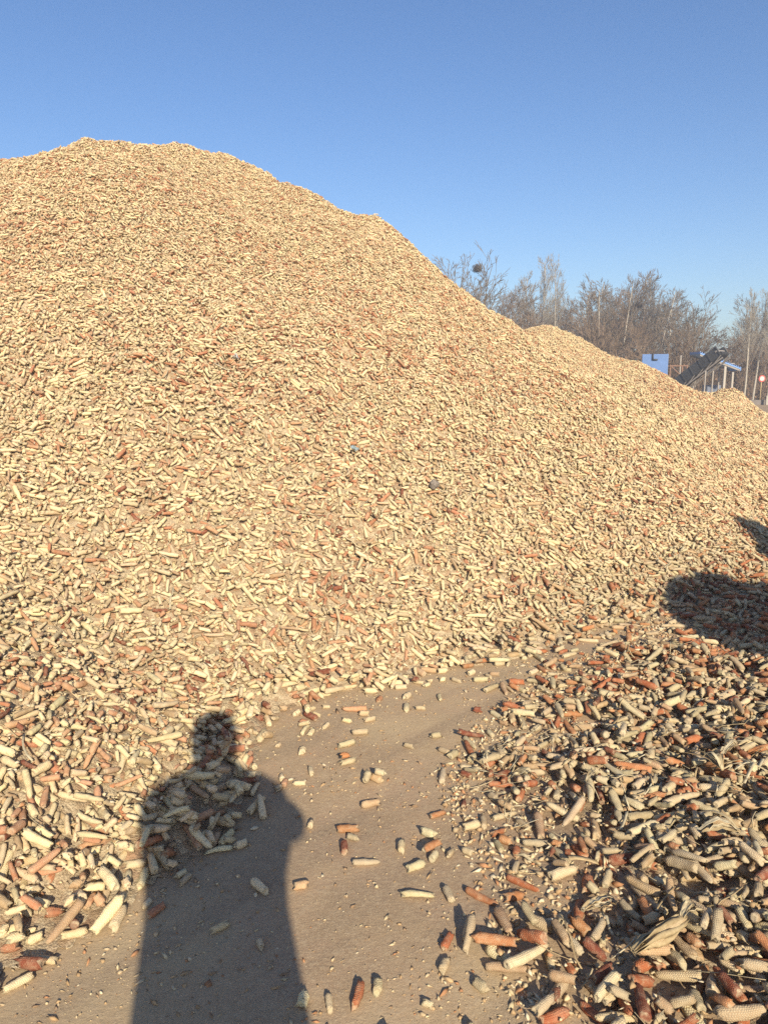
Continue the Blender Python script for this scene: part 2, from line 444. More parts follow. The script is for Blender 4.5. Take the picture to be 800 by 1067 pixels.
rec = {k: [] for k in ('x', 'y', 'z', 'yaw', 'tilt', 'k', 's', 'thin', 'c', 'heap')}
NPASS = 260
TILT = 0.42
VWS = np.array([0, 0, 0, .03, .08, .14, .18, .20, .15, .04, .08, .10])
js = np.linspace(-0.46, 0.46, 9)
for p in range(NPASS):
    for pa in (0, 1):
        for pb in (0, 1):
            m = np.zeros(CX.shape, bool); m[pa::2, pb::2] = True
            m &= vis
            bx, by = CX[m], CY[m]
            acc = rng.random(len(bx)) < np.clip(DEN[m]*1.5*CELL*CELL/NPASS, 0, 1)
            bx, by = bx[acc], by[acc]
            x = bx+(rng.random(len(bx))-.5)*CELL; y = by+(rng.random(len(bx))-.5)*CELL
            den, hf, hr, hs, sd = density(x, y)
            acc = rng.random(len(x)) < den*CELL*CELL/NPASS/np.clip(DEN[vis & m][acc]*1.5*CELL*CELL/NPASS, 1e-6, 1)
            x, y, hf, hr, hs, sd = (a[acc] for a in (x, y, hf, hr, hs, sd))
            n = len(x)
            if n == 0: continue
            late = p >= NPASS*0.66                     # broken ends and stubs settle into the gaps last
            k = rng.choice(len(VAR), n, p=VWS if late else VW)
            lone = (np.maximum(hf, hr) < 0.03) & (sd < -0.1)
            k = np.where(lone & (rng.random(n) < .55), rng.integers(5, 9, n), k)
            onmain = np.maximum(hf, hr) > 0.02
            s = rng.uniform(0.70, 1.02, n)*(0.85 if late else 1.0)*np.where(onmain, 0.79*(1-0.20*lerpstep(np.maximum(hf, hr), 0.7, 3.0)), 0.92)
            thin = np.where(onmain, rng.uniform(0.76, 1.06, n), rng.uniform(0.82, 1.05, n))
            L, R = VL[k]*s, VR[k]*s*thin
            e = 0.15
            sx = (core_height(x+e, y)-core_height(x-e, y))/(2*e); sy = (core_height(x, y+e)-core_height(x, y-e))/(2*e)
            sel = None
            for tr in range(4):                        # of four headings keep the one that lets it lie lowest
                yaw = rng.uniform(0, 2*PI, n)
                ca, sa = np.cos(yaw), np.sin(yaw)
                need = np.full((n, 9), -9.0)
                for v, q in ((-0.6, .8), (0, 1.0), (0.6, .8)):
                    X = x[:, None]+js*L[:, None]*ca[:, None]-v*R[:, None]*sa[:, None]
                    Y = y[:, None]+js*L[:, None]*sa[:, None]+v*R[:, None]*ca[:, None]
                    need = np.maximum(need, GRID[gidx(X, Y)]+q*R[:, None])
                za = need[:, 4].copy(); tb = (need[:, 7]-need[:, 1])/((js[7]-js[1])*L)
                for a in range(4):
                    for b in range(5, 9):
                        sa_, sb_ = js[a]*L, js[b]*L
                        z0 = (need[:, a]*sb_-need[:, b]*sa_)/(sb_-sa_)
                        up = z0 > za
                        za = np.where(up, z0, za); tb = np.where(up, (need[:, b]-need[:, a])/(sb_-sa_), tb)
                b0 = sx*ca+sy*sa
                tb = b0+np.clip(tb-b0, -TILT, TILT)
                cost = za+0.02*np.abs(tb-b0)
                if sel is None: sel = [cost, yaw, za, tb]
                else:
                    bt = cost < sel[0]
                    for q, v in enumerate((cost, yaw, za, tb)): sel[q] = np.where(bt, v, sel[q])
            _, yaw, best_a, best_b = sel
            # a late piece that would ride on top of its neighbours rolls away
            ring = np.mean([GRID[gidx(x+.045*math.cos(q), y+.045*math.sin(q))] for q in np.arange(8)*PI/4], 0)
            okp = (best_a-R*0.9 < ring+ (0.012 if late else 0.026)) | lone
            x, y, hf, hr, hs, sd, k, s, thin, L, R, yaw, best_a, best_b = (q[okp] for q in (x, y, hf, hr, hs, sd, k, s, thin, L, R, yaw, best_a, best_b))
            n = len(x)
            if n == 0: continue
            ca, sa = np.cos(yaw), np.sin(yaw)
            z = best_a-0.15*R
            for u in np.linspace(-0.48, 0.48, 17):
                for v in (-0.9, -0.45, 0, 0.45, 0.9):
                    X = x+u*L*ca-v*R*sa; Y = y+u*L*sa+v*R*ca
                    np.maximum.at(GRID, gidx(X, Y), (z+best_b*u*L+R*math.sqrt(1-v*v*0.99)).astype(np.float32))
            red = vnoise(x, y, 31, 0.55)+0.7*vnoise(x, y, 32, 1.7)
            sidey = (sd > -0.5) & (np.maximum(hf, hr) < 0.12)
            W = np.where((sidey & (sd > -0.15))[:, None], W_SIDE, W_MAIN)
            W = W*np.where(np.arange(6) >= 3, np.exp(2.2*red)[:, None], 1.0); W /= W.sum(1, keepdims=True)
            c = (rng.random(n)[:, None] > np.cumsum(W, 1)).sum(1).clip(0, 5)
            heap = np.where(sidey, 2, np.where(hr > hf, 1, 0))
            for key, val in zip(rec, (x, y, z, yaw, np.arctan(best_b), k, s, thin, c, heap)): rec[key].append(val)
R_ = {k: np.concatenate(v) for k, v in rec.items()}
N = len(R_['x'])
R_['roll'] = rng.uniform(0, 2*PI, N)
PS = np.array([(0.60, 0.51, 0.32), (0.48, 0.40, 0.25), (0.46, 0.33, 0.19), (0.46, 0.215, 0.095), (0.40, 0.140, 0.062), (0.23, 0.075, 0.042)])   # the weathered mixed heap
col = np.where((R_['heap'] == 2)[:, None], PS[R_['c']], PC[R_['c']])*rng.uniform(0.84, 1.14, (N, 1))*rng.uniform(0.96, 1.04, (N, 3))
import sys; print('cobs', N, [int((R_['heap'] == h).sum()) for h in range(3)], file=sys.stderr)

# fines fill the hollows between the cobs almost to their tops, more in some places than others
def box_blur(A, r):
    for ax in (0, 1):
        P_ = np.concatenate([np.repeat(A.take([0], ax), r+1, ax), A, np.repeat(A.take([-1], ax), r, ax)], ax).astype(np.float64)
        C_ = np.cumsum(P_, ax); n_ = A.shape[ax]
        A = ((C_.take(np.arange(2*r+1, 2*r+1+n_), ax)-C_.take(np.arange(0, n_), ax))/(2*r+1)).astype(np.float32)
    return A
BLUR = box_blur(box_blur(GRID, 3), 3)
def fill_at(X, Y, sink):
    b = BLUR[gidx(X, Y)]
    return b - sink + 0.022*vnoise(X, Y, 61, 0.8) + 0.012*vnoise(X, Y, 62, 3.1) + 0.008*vnoise(X, Y, 63, 13)
def h_front_fill(X, Y):
    inside_ = (X > GX0) & (X < GX1) & (Y > GY0) & (Y < GY1)
    return np.where(inside_ & (h_front(X, Y) > 0.0), np.maximum(h_front(X, Y), fill_at(X, Y, 0.034+0.02*np.exp(-np.maximum(h_front(X, Y), 0)/0.05))), h_front(X, Y))
def h_rear_fill(X, Y):
    inside_ = (X > GX0) & (X < GX1) & (Y > GY0) & (Y < GY1)
    return np.where(inside_ & (h_rear(X, Y) > 0.03), np.maximum(h_rear(X, Y), fill_at(X, Y, 0.030)), h_rear(X, Y))
# how large each shows: projected area times the share left uncovered by later cobs
Lc, Rc = VL[R_['k']]*R_['s'], VR[R_['k']]*R_['s']*R_['thin']
open_ = np.zeros(N)
for u in (-.4, -.2, 0, .2, .4):
    X = R_['x']+u*Lc*np.cos(R_['yaw']); Y = R_['y']+u*Lc*np.sin(R_['yaw'])
    open_ += (GRID[gidx(X, Y)] < R_['z']+np.tan(R_['tilt'])*u*Lc+Rc+0.008)/5
ppx, ppy, pzc = project(R_['x'], R_['y'], R_['z'])
inside = (ppx > 4) & (ppx < 796) & (ppy > 0) & (ppy < 1062)
score = Lc*Rc/pzc**2*open_**1.5*inside
NEAR = list(np.argsort(-score)[:300])
for k in range(len(VAR)):                      # at least one of every shape among them
    if not (R_['k'][NEAR] == k).any():
        NEAR[-1-k] = int(np.argmax(np.where(R_['k'] == k, score, -1)))
NEAR = np.array(NEAR)
is_near = np.zeros(N, bool); is_near[NEAR] = True

def cob_rot(i):
    """axis along local x, tilted up by the rest angle, then turned"""
    return (Matrix.Rotation(R_['yaw'][i], 3, 'Z') @ Matrix.Rotation(-R_['tilt'][i], 3, 'Y') @ Matrix.Rotation(R_['roll'][i], 3, 'X')).to_euler()
# every one of the nearest cobs gets words of its own: colour, length, how it lies, where it lies
def cob_words(i):
    c = PN[R_['c'][i]]; colour = {'cream': 'cream', 'beige': 'beige', 'tan': 'tan', 'orange': 'orange-brown', 'red': 'brick-red', 'dark red': 'dark maroon'}[c]
    L = Lc[i]; size = 'stubby' if L < .055 else 'short' if L < .085 else 'mid-length' if L < .115 else 'long'
    dx, dy = .5*L*math.cos(R_['yaw'][i]), .5*L*math.sin(R_['yaw'][i]); dz = .5*L*math.tan(R_['tilt'][i])
    a = project(R_['x'][i]-dx, R_['y'][i]-dy, R_['z'][i]-dz); b = project(R_['x'][i]+dx, R_['y'][i]+dy, R_['z'][i]+dz)
    ux, uy = b[0]-a[0], a[1]-b[1]
    if ux < 0: ux, uy = -ux, -uy
    an = math.degrees(math.atan2(uy, ux))
    lie = 'level' if abs(an) < 20 else 'end-on' if abs(an) > 70 else 'right-leaning' if an > 0 else 'left-leaning'
    if abs(R_['tilt'][i]) > .65: lie = 'steeply tipped'
    X, Y = ppx[i], ppy[i]
    x, y = R_['x'][i], R_['y'][i]
    hm = max(h_front(x, y), h_rear(x, y)); sd = float(poly_sd(np.array([x]), np.array([y]))[0])
    xc = 225+(Y-800)*0.0
    if hm > -0.005 and sd < 0:
        where = 'at the main heap\'s foot ' + ('by the left edge' if X < 75 else 'left of the person\'s shadow' if X < 150 else 'under the person\'s shadow' if X < 300 and Y > 745 else 'beside the shadow\'s head' if X < 420 else 'beyond the dirt lane')
        if Y < 740 and X < 300: where = 'low on the main heap ' + ('near the left edge' if X < 100 else 'above the shadow\'s head')
    elif sd < 0.10:
        if 145 < X < 312 and Y > 790: where = 'on dirt inside the person\'s shadow'
        elif X < 150: where = 'on bare dirt left of the person\'s shadow'
        elif sd > -0.22: where = 'on the mixed heap\'s edge, ' + ('bottom stretch' if Y > 930 else 'lower stretch' if Y > 830 else 'middle stretch' if Y > 750 else 'top stretch')
        else: where = 'alone on dirt ' + ('at the bottom of the view' if Y > 960 else 'beside the shadow\'s skirt' if Y > 860 else 'beside the shadow\'s shoulder' if Y > 780 else 'near the main heap')
    else:
        row = 'bottom' if Y > 1010 else 'low' if Y > 945 else 'mid-low' if Y > 880 else 'middle' if Y > 810 else 'upper'
        colm = 'left flank' if X < 600 else 'centre' if X < 700 else 'right side'
        where = f'in the mixed heap\'s {row} {colm}'
    return [colour, size, 'corncob', lie, where]
CW = {int(i): cob_words(int(i)) for i in NEAR}
def phrase(w): return f'{w[3]} {w[1]} {w[0]} {w[2]} {w[4]}'
by = {}
for i, w_ in CW.items(): by.setdefault(phrase(w_), []).append(i)
LAB = {}
for ph_, ids in by.items():
    if len(ids) == 1: LAB[ids[0]] = ph_; continue
    xs_ = [ppx[i] for i in ids]; ys_ = [ppy[i] for i in ids]
    vert = np.ptp(ys_) > np.ptp(xs_)
    ids = sorted(ids, key=lambda i: ppy[i] if vert else ppx[i])
    if len(ids) == 2: adj = ('upper', 'lower') if vert else ('left-hand', 'right-hand')
    elif len(ids) == 3: adj = ('uppermost', 'middle', 'lowermost') if vert else ('leftmost', 'middle', 'rightmost')
    else: adj = ['uppermost' if vert else 'leftmost'] + ['middle']*(len(ids)-2) + ['lowermost' if vert else 'rightmost']
    for q, i in zip(adj, ids): LAB[i] = f'{q} {ph_}'
print('labels', len(set(LAB.values())), 'of', len(LAB), max(len(v.split()) for v in LAB.values()), file=sys.stderr)
near_objs = []
seen_k = {}
for i in NEAR:
    k = int(R_['k'][i])
    if k in seen_k:
        o = seen_k[k].copy()
        COL.objects.link(o)
    else:
        o = link_mesh('corncob', COB[k]); seen_k[k] = o
    o.location = (R_['x'][i], R_['y'][i], R_['z'][i]); o.rotation_euler = cob_rot(i); s, th = float(R_['s'][i]), float(R_['thin'][i]); o.scale = (s, s*th, s*th)
    o['cob_color'] = [float(v) for v in col[i]]
    tag(o, LAB[int(i)], 'corncob', 'corncobs lying nearest the camera')
    near_objs.append(o)
for k in range(len(VAR)):
    assert k in seen_k, k

# ------------------------------------------------------------------ heaps: fill surface plus poured cobs as one object each
def pour_tree():
    nt = bpy.data.node_groups.new('poured_cobs', 'GeometryNodeTree')
    nt.interface.new_socket('Geometry', in_out='INPUT', socket_type='NodeSocketGeometry')
    nt.interface.new_socket('Geometry', in_out='OUTPUT', socket_type='NodeSocketGeometry')
    nd = nt.nodes.new; L = nt.links.new
    gi, go = nd('NodeGroupInput'), nd('NodeGroupOutput')
    def named(name, typ):
        a = nd('GeometryNodeInputNamedAttribute'); a.data_type = typ; a.inputs[0].default_value = name
        return a.outputs['Attribute']
    join = nd('GeometryNodeJoinGeometry')
    for k in reversed(range(len(VAR))):
        oi = nd('GeometryNodeObjectInfo'); oi.transform_space = 'ORIGINAL'
        oi.inputs['Object'].default_value = seen_k[k]
        g2i = nd('GeometryNodeGeometryToInstance'); L(oi.outputs['Geometry'], g2i.inputs[0]); L(g2i.outputs[0], join.inputs[0])
    iop = nd('GeometryNodeInstanceOnPoints')
    sel = named('is_cob', 'BOOLEAN')
    L(gi.outputs[0], iop.inputs['Points']); L(sel, iop.inputs['Selection']); L(join.outputs[0], iop.inputs['Instance'])
    iop.inputs['Pick Instance'].default_value = True
    L(named('cob_idx', 'INT'), iop.inputs['Instance Index'])
    e2r = nd('FunctionNodeEulerToRotation'); L(named('cob_rot', 'FLOAT_VECTOR'), e2r.inputs[0]); L(e2r.outputs[0], iop.inputs['Rotation'])
    L(named('cob_scl', 'FLOAT_VECTOR'), iop.inputs['Scale'])
    dele = nd('GeometryNodeDeleteGeometry'); dele.domain = 'POINT'; L(gi.outputs[0], dele.inputs[0]); L(sel, dele.inputs['Selection'])
    j2 = nd('GeometryNodeJoinGeometry'); L(iop.outputs[0], j2.inputs[0]); L(dele.outputs[0], j2.inputs[0]); L(j2.outputs[0], go.inputs[0])
    return nt
POUR = None
def heap(name, V, Q, idx, label, cat, kind='stuff'):
    global POUR
    if POUR is None: POUR = pour_tree()
    nb, n = len(V), len(idx)
    P = np.stack([R_['x'][idx], R_['y'][idx], R_['z'][idx]], -1)
    me = quad_mesh(name, np.concatenate([V, P]) if nb else P, Q)
    tot = nb+n
    def att(nm, typ, key, arr):
        a = me.attributes.new(nm, typ, 'POINT'); a.data.foreach_set(key, arr)
    att('is_cob', 'BOOLEAN', 'value', np.r_[np.zeros(nb, bool), np.ones(n, bool)])
    eul = np.zeros((tot, 3), np.float32)
    eul[nb:] = [tuple(cob_rot(i)) for i in idx]
    att('cob_rot', 'FLOAT_VECTOR', 'vector', eul.ravel())
    scl = np.ones((tot, 3), np.float32); scl[nb:] = R_['s'][idx][:, None]; scl[nb:, 1:] *= R_['thin'][idx][:, None]
    att('cob_scl', 'FLOAT_VECTOR', 'vector', scl.ravel())
    att('cob_idx', 'INT', 'value', np.r_[np.zeros(nb, np.int32), R_['k'][idx].astype(np.int32)])
    c = np.ones((tot, 4), np.float32); c[nb:, :3] = col[idx]
    att('cob_color', 'FLOAT_COLOR', 'color', c.ravel())
    o = link_mesh(name, me, M_CORE, None, True)
    md = o.modifiers.new('poured cobs', 'NODES'); md.node_group = POUR
    tag(o, label, cat, None, kind)
    return o

def heap_sheet(hf, xs, ys, others):
    def keep(X, Y, Z):
        k = Z > h_ground(X, Y)+0.008
        for h in others: k &= Z > h(X, Y)-0.12
        return k
    return sheet('core', xs, ys, hf, keep)
rest = ~is_near
V, Q = heap_sheet(h_front_fill, np.arange(-11, 7, 0.035), np.arange(1.2, 15, 0.035), [h_rear])
heap('corncob_heap', V, Q, np.where(rest & (R_['heap'] == 0))[0],
     'tall sunlit main heap of pale corncobs filling the left of the yard', 'corncob heap')
V, Q = heap_sheet(h_rear_fill, np.arange(-1, 16, 0.07), np.arange(8, 23, 0.07), [h_front])
heap('corncob_heap', V, Q, np.where(rest & (R_['heap'] == 1))[0],
     'lower rear heap of corncobs sloping down toward the conveyor and shelter', 'corncob heap')
V, Q = heap_sheet(h_side, np.arange(0, 6, 0.06), np.arange(-1.5, 7, 0.06), [])
heap('corncob_heap', V, Q, np.where(rest & (R_['heap'] == 2))[0],
     'low mixed heap of red and tan corncobs with husks, in the right foreground', 'corncob heap')
#@MORE
# ------------------------------------------------------------------ chaff: crumbs, chips and kernels too many to count
def crumbs(name, n, x, y, z, size, colr, flat=0.6):
    base = np.array([(1, 0, 0), (-1, 0, 0), (0, 1, 0), (0, -1, 0), (0, 0, 1), (0, 0, -1)], float)
    tri = np.array([(0, 2, 4), (2, 1, 4), (1, 3, 4), (3, 0, 4), (2, 0, 5), (1, 2, 5), (3, 1, 5), (0, 3, 5)])
    S = np.stack([size*rng.uniform(.7, 2.6, n), size*rng.uniform(.45, 1.1, n), size*rng.uniform(.2, .75, n)*flat/0.6], -1)
    a = rng.uniform(0, 2*PI, n); tl = rng.normal(0, .35, n)
    P = base[None]*S[:, None, :]*rng.uniform(.45, 1.35, (n, 6, 3))
    X = P[..., 0]*np.cos(tl)[:, None]-P[..., 2]*np.sin(tl)[:, None]; Z = P[..., 0]*np.sin(tl)[:, None]+P[..., 2]*np.cos(tl)[:, None]
    Xr = X*np.cos(a)[:, None]-P[..., 1]*np.sin(a)[:, None]; Yr = X*np.sin(a)[:, None]+P[..., 1]*np.cos(a)[:, None]
    V = np.stack([Xr+x[:, None], Yr+y[:, None], Z+(z+S[:, 2]*0.45)[:, None]], -1).reshape(-1, 3)
    T = (tri[None]+6*np.arange(n)[:, None, None]).reshape(-1, 3)
    me = quad_mesh(name, V, T)
    at_ = me.attributes.new('tint', 'FLOAT_COLOR', 'POINT')
    c = np.ones((n, 6, 4), np.float32); c[..., :3] = colr[:, None]
    at_.data.foreach_set('color', c.ravel())
    return link_mesh(name, me, M_CHAFF)
CHIP = np.array([(.62, .50, .30), (.56, .43, .26), (.50, .34, .18), (.46, .24, .12), (.66, .56, .38), (.36, .24, .14)])
def chip_cols(n, p): return CHIP[rng.choice(6, n, p=p)]*rng.uniform(.8, 1.12, (n, 1))
# on the bare dirt, thickest along the feet of the heaps
n = 900000
x = rng.uniform(-3.0, 5.0, n); y = 0.5+(rng.random(n)**1.6)*8.5
hm = np.maximum(h_front(x, y), h_rear(x, y)); sd = poly_sd(x, y)
pr = 0.10+1.3*np.exp(-foot_distance(hm)/0.22)+0.32*np.exp(-np.clip(-sd, 0, 9)/0.30)+0.6*np.clip(vnoise(x, y, 41, 1.6)+0.1, 0, 1)
pr *= np.clip(0.55+1.6*vnoise(x, y, 42, 3.3), 0.1, 1.2)
px, py, zc = project(x, y, 0*x)
k = (rng.random(n) < pr*0.75) & (hm < 0.16) & (px > -350) & (px < 1200) & (py < 1700)
x, y = x[k], y[k]; n = len(x)
gi = gidx(x, y); gz = GRID[gi]; free = gz < np.maximum(core_height(x, y), 0)+0.012
x, y, gz = x[free], y[free], gz[free]; n = len(x)
size = 0.0013+0.0058*rng.random(n)**3.6+(rng.random(n) < .04)*rng.uniform(.003, .008, n)
o = crumbs('chaff', n, x, y, h_ground(x, y)*(gz < 0.03)+gz*(gz >= 0.03), size, chip_cols(n, [.20, .28, .25, .07, .06, .14])*.96)
tag(o, 'pale chaff crumbs and kernels scattered over the bare dirt', 'chaff', kind='stuff')
# broken bits lodged between the cobs
n = 560000
x = rng.uniform(-9.5, 7.5, n); y = rng.uniform(1.0, 14, n)
ci = np.clip(((x-GX0)/CELL).astype(int), 0, CX.shape[0]-1); cj = np.clip(((y-GY0)/CELL).astype(int), 0, CX.shape[1]-1)
hm = np.maximum(h_front(x, y), h_rear(x, y))
k = vis[ci, cj] & ((hm > 0.03) | (poly_sd(x, y) > -0.1))
x, y = x[k], y[k]; n = len(x)
gz = GRID[gidx(x, y)]
ring = np.mean([GRID[gidx(x+.035*math.cos(q), y+.035*math.sin(q))] for q in np.arange(8)*PI/4], 0)
fl = np.where(hm[k] > 0.03, fill_at(x, y, 0.030), gz); gz = np.maximum(gz, fl)
k = gz < ring+0.003
x, y, gz = x[k], y[k], gz[k]; n = len(x)
size = rng.uniform(.005, .0125, n)*np.clip(0.75+y/14, .7, 1.3)
o = crumbs('cob_fragments', n, x, y, gz, size, chip_cols(n, [.34, .22, .15, .10, .15, .04]), 0.8)
tag(o, 'broken corncob chips and bran lodged between the whole cobs', 'cob chips', kind='stuff')

# ------------------------------------------------------------------ husks and straw on the side heap
def strip(pts, width, twist, curl, n=8):
    """a curled leaf strip along pts: verts and quads, with thickness from two skins"""
    pts = np.array(pts, float); m = len(pts); V = []; Q = []
    W = 5
    for j in range(m):
        d = pts[min(j+1, m-1)]-pts[max(j-1, 0)]; d /= np.linalg.norm(d)
        side = np.cross(d, (0, 0, 1)); side /= max(1e-6, np.linalg.norm(side)); up = np.cross(side, d)
        a = twist*j/(m-1); s2 = side*math.cos(a)+up*math.sin(a); u2 = -side*math.sin(a)+up*math.cos(a)
        ww = width*(0.35+0.65*math.sin(PI*min(1, 0.12+0.88*j/(m-1))))
        for i in range(W):
            t = (i/(W-1)-.5)
            V.append(pts[j]+s2*t*ww+u2*(curl*ww*(4*t*t-0.5)+rng.normal(0, ww*0.025)))
    for j in range(m-1):
        for i in range(W-1): Q.append((j*W+i, j*W+i+1, (j+1)*W+i+1, (j+1)*W+i))
    return V, Q
def husk_mesh(r, leaves, length, width, spread, flat=0.25):
    V, Q, C = [], [], []
    for q in range(leaves):
        a = r.uniform(-spread, spread); L = length*r.uniform(.6, 1.1); lift = r.uniform(.02, flat)
        drop = r.uniform(-.1, .25)
        pts = [(L*t*math.cos(a+.5*t*drop)+0.0, L*t*math.sin(a+.7*t*t*drop*2), 0.012+L*lift*math.sin(PI*min(1, t*1.05))*0.8+r.normal(0, .003)) for t in np.linspace(0, 1, 9)]
        v, qd = strip(pts, width*r.uniform(.5, 1.1), r.uniform(-.6, .6), r.uniform(.05, .3))
        b = len(V); V += v; Q += [tuple(i+b for i in f) for f in qd]
        c = np.array([(.50, .41, .25), (.44, .34, .19), (.54, .46, .30), (.40, .29, .155)][r.integers(4)])*r.uniform(.85, 1.1)
        C += [(*c, 1)]*len(v)
    me = quad_mesh('husk', V, Q)
    a = me.attributes.new('tint', 'FLOAT_COLOR', 'POINT'); a.data.foreach_set('color', np.array(C, np.float32).ravel())
    return me
def ground_hit(px, py):
    """where the sight line of that pixel meets the poured surface"""
    fwd = FPX*math.cos(PITCH)-(py-533.5)*math.sin(PITCH); dn = FPX*math.sin(PITCH)+(py-533.5)*math.cos(PITCH); sx = px-400
    t = np.linspace(0.0005, 0.02, 4000); X, Y, Z = sx*t, fwd*t, CAMH-dn*t
    ok = (X > GX0) & (X < GX1) & (Y > GY0) & (Y < GY1); X, Y, Z = X[ok], Y[ok], Z[ok]
    hit = Z < GRID[gidx(X, Y)]; i = int(np.argmax(hit)); return X[i], Y[i], float(Z[i])
def husk_at(px, py, rz, leaves, length, width, spread, label, seed, flat=.25):
    r = np.random.default_rng(seed)
    o = link_mesh('corn_husk', husk_mesh(r, leaves, length*.85, width*.6, spread, flat), M_HUSK, None, True)
    sm = o.modifiers.new('thickness', 'SOLIDIFY'); sm.thickness = 0.0008
    X, Y, Z = ground_hit(px, py); o.location = (X, Y, Z); o.rotation_euler = (0, 0, rz)
    tag(o, label, 'husk', 'dry husks caught on the mixed heap')
    return o
husk_at(752, 806, 1.9, 7, .17, .022, .7, 'spray of pale torn husk strips standing up from the mixed heap', 1, .5)
husk_at(690, 770, .4, 4, .13, .018, .5, 'small frayed husk of four thin strips at the middle of the mixed heap', 2)
husk_at(770, 870, 2.6, 5, .16, .024, .6, 'curled tan husk bundle beside the picture\'s right edge', 3, .45)
husk_at(606, 952, .25, 4, .15, .030, .35, 'broad grey-white husk tucked under two cobs at the heap\'s front corner', 4, .15)
husk_at(563, 905, 2.3, 2, .11, .016, .3, 'pair of narrow husk strips lying on dirt at the mixed heap\'s edge', 5, .12)
husk_at(768, 780, -2.6, 4, .14, .020, .6, 'loose husk strips hanging over cobs in the upper right of the mixed heap', 7, .4)
husk_at(610, 815, .9, 3, .10, .014, .5, 'thin husk slivers in the upper left of the mixed heap', 8, .2)
# the big cob still in its husk
X, Y, Z = ground_hit(694, 972)
root = empty('husked_cob', (X, Y, Z+0.006), math.radians(33)); root.scale = (.85, .85, .85)
tag(root, 'long corncob still wrapped in its dry husk, lying slantwise near the bottom right', 'corncob')
ear = link_mesh('cob', COB[0].copy(), None, root); ear['cob_color'] = [.47, .37, .22]; ear.rotation_euler = (0, -.06, 0); ear.scale = (1.15, 1.0, 1.0)
r = np.random.default_rng(77)
V, Q, C = [], [], []
for q in range(6):
    a = q*PI/3+.3
    pts = []
    for t in np.linspace(0, 1, 9):
        rad = (.004+.0155*math.sin(PI*min(1, t*.8+.04)))*(1+.1*r.normal())
        pts.append((-.15+.24*t, rad*math.cos(a+t*.5), rad*math.sin(a+t*.5)+.002))
    v, qd = strip(pts, .021, a+PI/2, .3)
    b = len(V); V += v; Q += [tuple(i+b for i in f) for f in qd]; c = np.array((.40, .31, .175))*r.uniform(.85, 1.15); C += [(*c, 1)]*len(v)
for q in range(4):
    a = r.uniform(-.5, .5)
    pts = [(.07+.08*t*math.cos(a), .08*t*math.sin(a), .014+.03*math.sin(PI*t)*r.uniform(.3, 1)) for t in np.linspace(0, 1, 9)]
    v, qd = strip(pts, .02, r.uniform(-1, 1), .3); b = len(V); V += v; Q += [tuple(i+b for i in f) for f in qd]; C += [(.47, .385, .24, 1)]*len(v)
me = quad_mesh('husk', V, Q); a = me.attributes.new('tint', 'FLOAT_COLOR', 'POINT'); a.data.foreach_set('color', np.array(C, np.float32).ravel())
hk = link_mesh('husk', me, M_HUSK, root, True); hk.modifiers.new('thickness', 'SOLIDIFY').thickness = .0009
# straw
def straws(n, x, y, name, label):
    V, Q, C = [], [], []
    gz = GRID[gidx(x, y)]
    for i in range(n):
        a = rng.uniform(0, 2*PI); L = rng.uniform(.04, .15); w_ = rng.uniform(.001, .0032) if rng.random() < .82 else rng.uniform(.0035, .0075); bow = rng.normal(0, .25)
        pts = []
        for t in np.linspace(-.5, .5, 5):
            X = x[i]+L*t*math.cos(a+bow*t); Y = y[i]+L*t*math.sin(a+bow*t)
            pts.append((X, Y))
        xy = np.array(pts); zz = GRID[gidx(xy[:, 0], xy[:, 1])]
        zz = np.maximum(np.linspace(zz[0], zz[-1], 5), np.minimum(zz, gz[i]+.02)*.5+gz[i]*.5)+.003
        d = xy[-1]-xy[0]; nrm = np.array((-d[1], d[0]))/np.linalg.norm(d)*w_
        b = len(V)
        for j in range(5):
            V.append((xy[j, 0]-nrm[0], xy[j, 1]-nrm[1], zz[j])); V.append((xy[j, 0]+nrm[0], xy[j, 1]+nrm[1], zz[j]+w_*.6))
        Q += [(b+2*j, b+2*j+1, b+2*j+3, b+2*j+2) for j in range(4)]
        c = np.array([(.52, .42, .25), (.44, .33, .18), (.58, .50, .33)][rng.integers(3)])*rng.uniform(.8, 1.1); C += [(*c, 1)]*10
    me = quad_mesh(name, V, Q); a = me.attributes.new('tint', 'FLOAT_COLOR', 'POINT'); a.data.foreach_set('color', np.array(C, np.float32).ravel())
    o = link_mesh(name, me, M_HUSK); o.modifiers.new('thickness', 'SOLIDIFY').thickness = .0007
    tag(o, label, 'straw', kind='stuff')
n = 3200
x = rng.uniform(.3, 2.9, n); y = 1.2+rng.random(n)*3.0; k = (poly_sd(x, y) > .05) & (rng.random(n) < np.clip(.35+1.6*vnoise(x, y, 51, 2.2)+.25*(x-.9), .08, 1))
straws(int(k.sum()), x[k], y[k], 'straw', 'fine dry straw and leaf shreds caught among the mixed heap\'s cobs')
n = 900
x = rng.uniform(-4.5, 3, n); y = rng.uniform(1.6, 8, n); k = h_front(x, y) > .06
straws(int(k.sum()), x[k], y[k], 'straw', 'thin straw shreds lying on the main heap\'s slope')

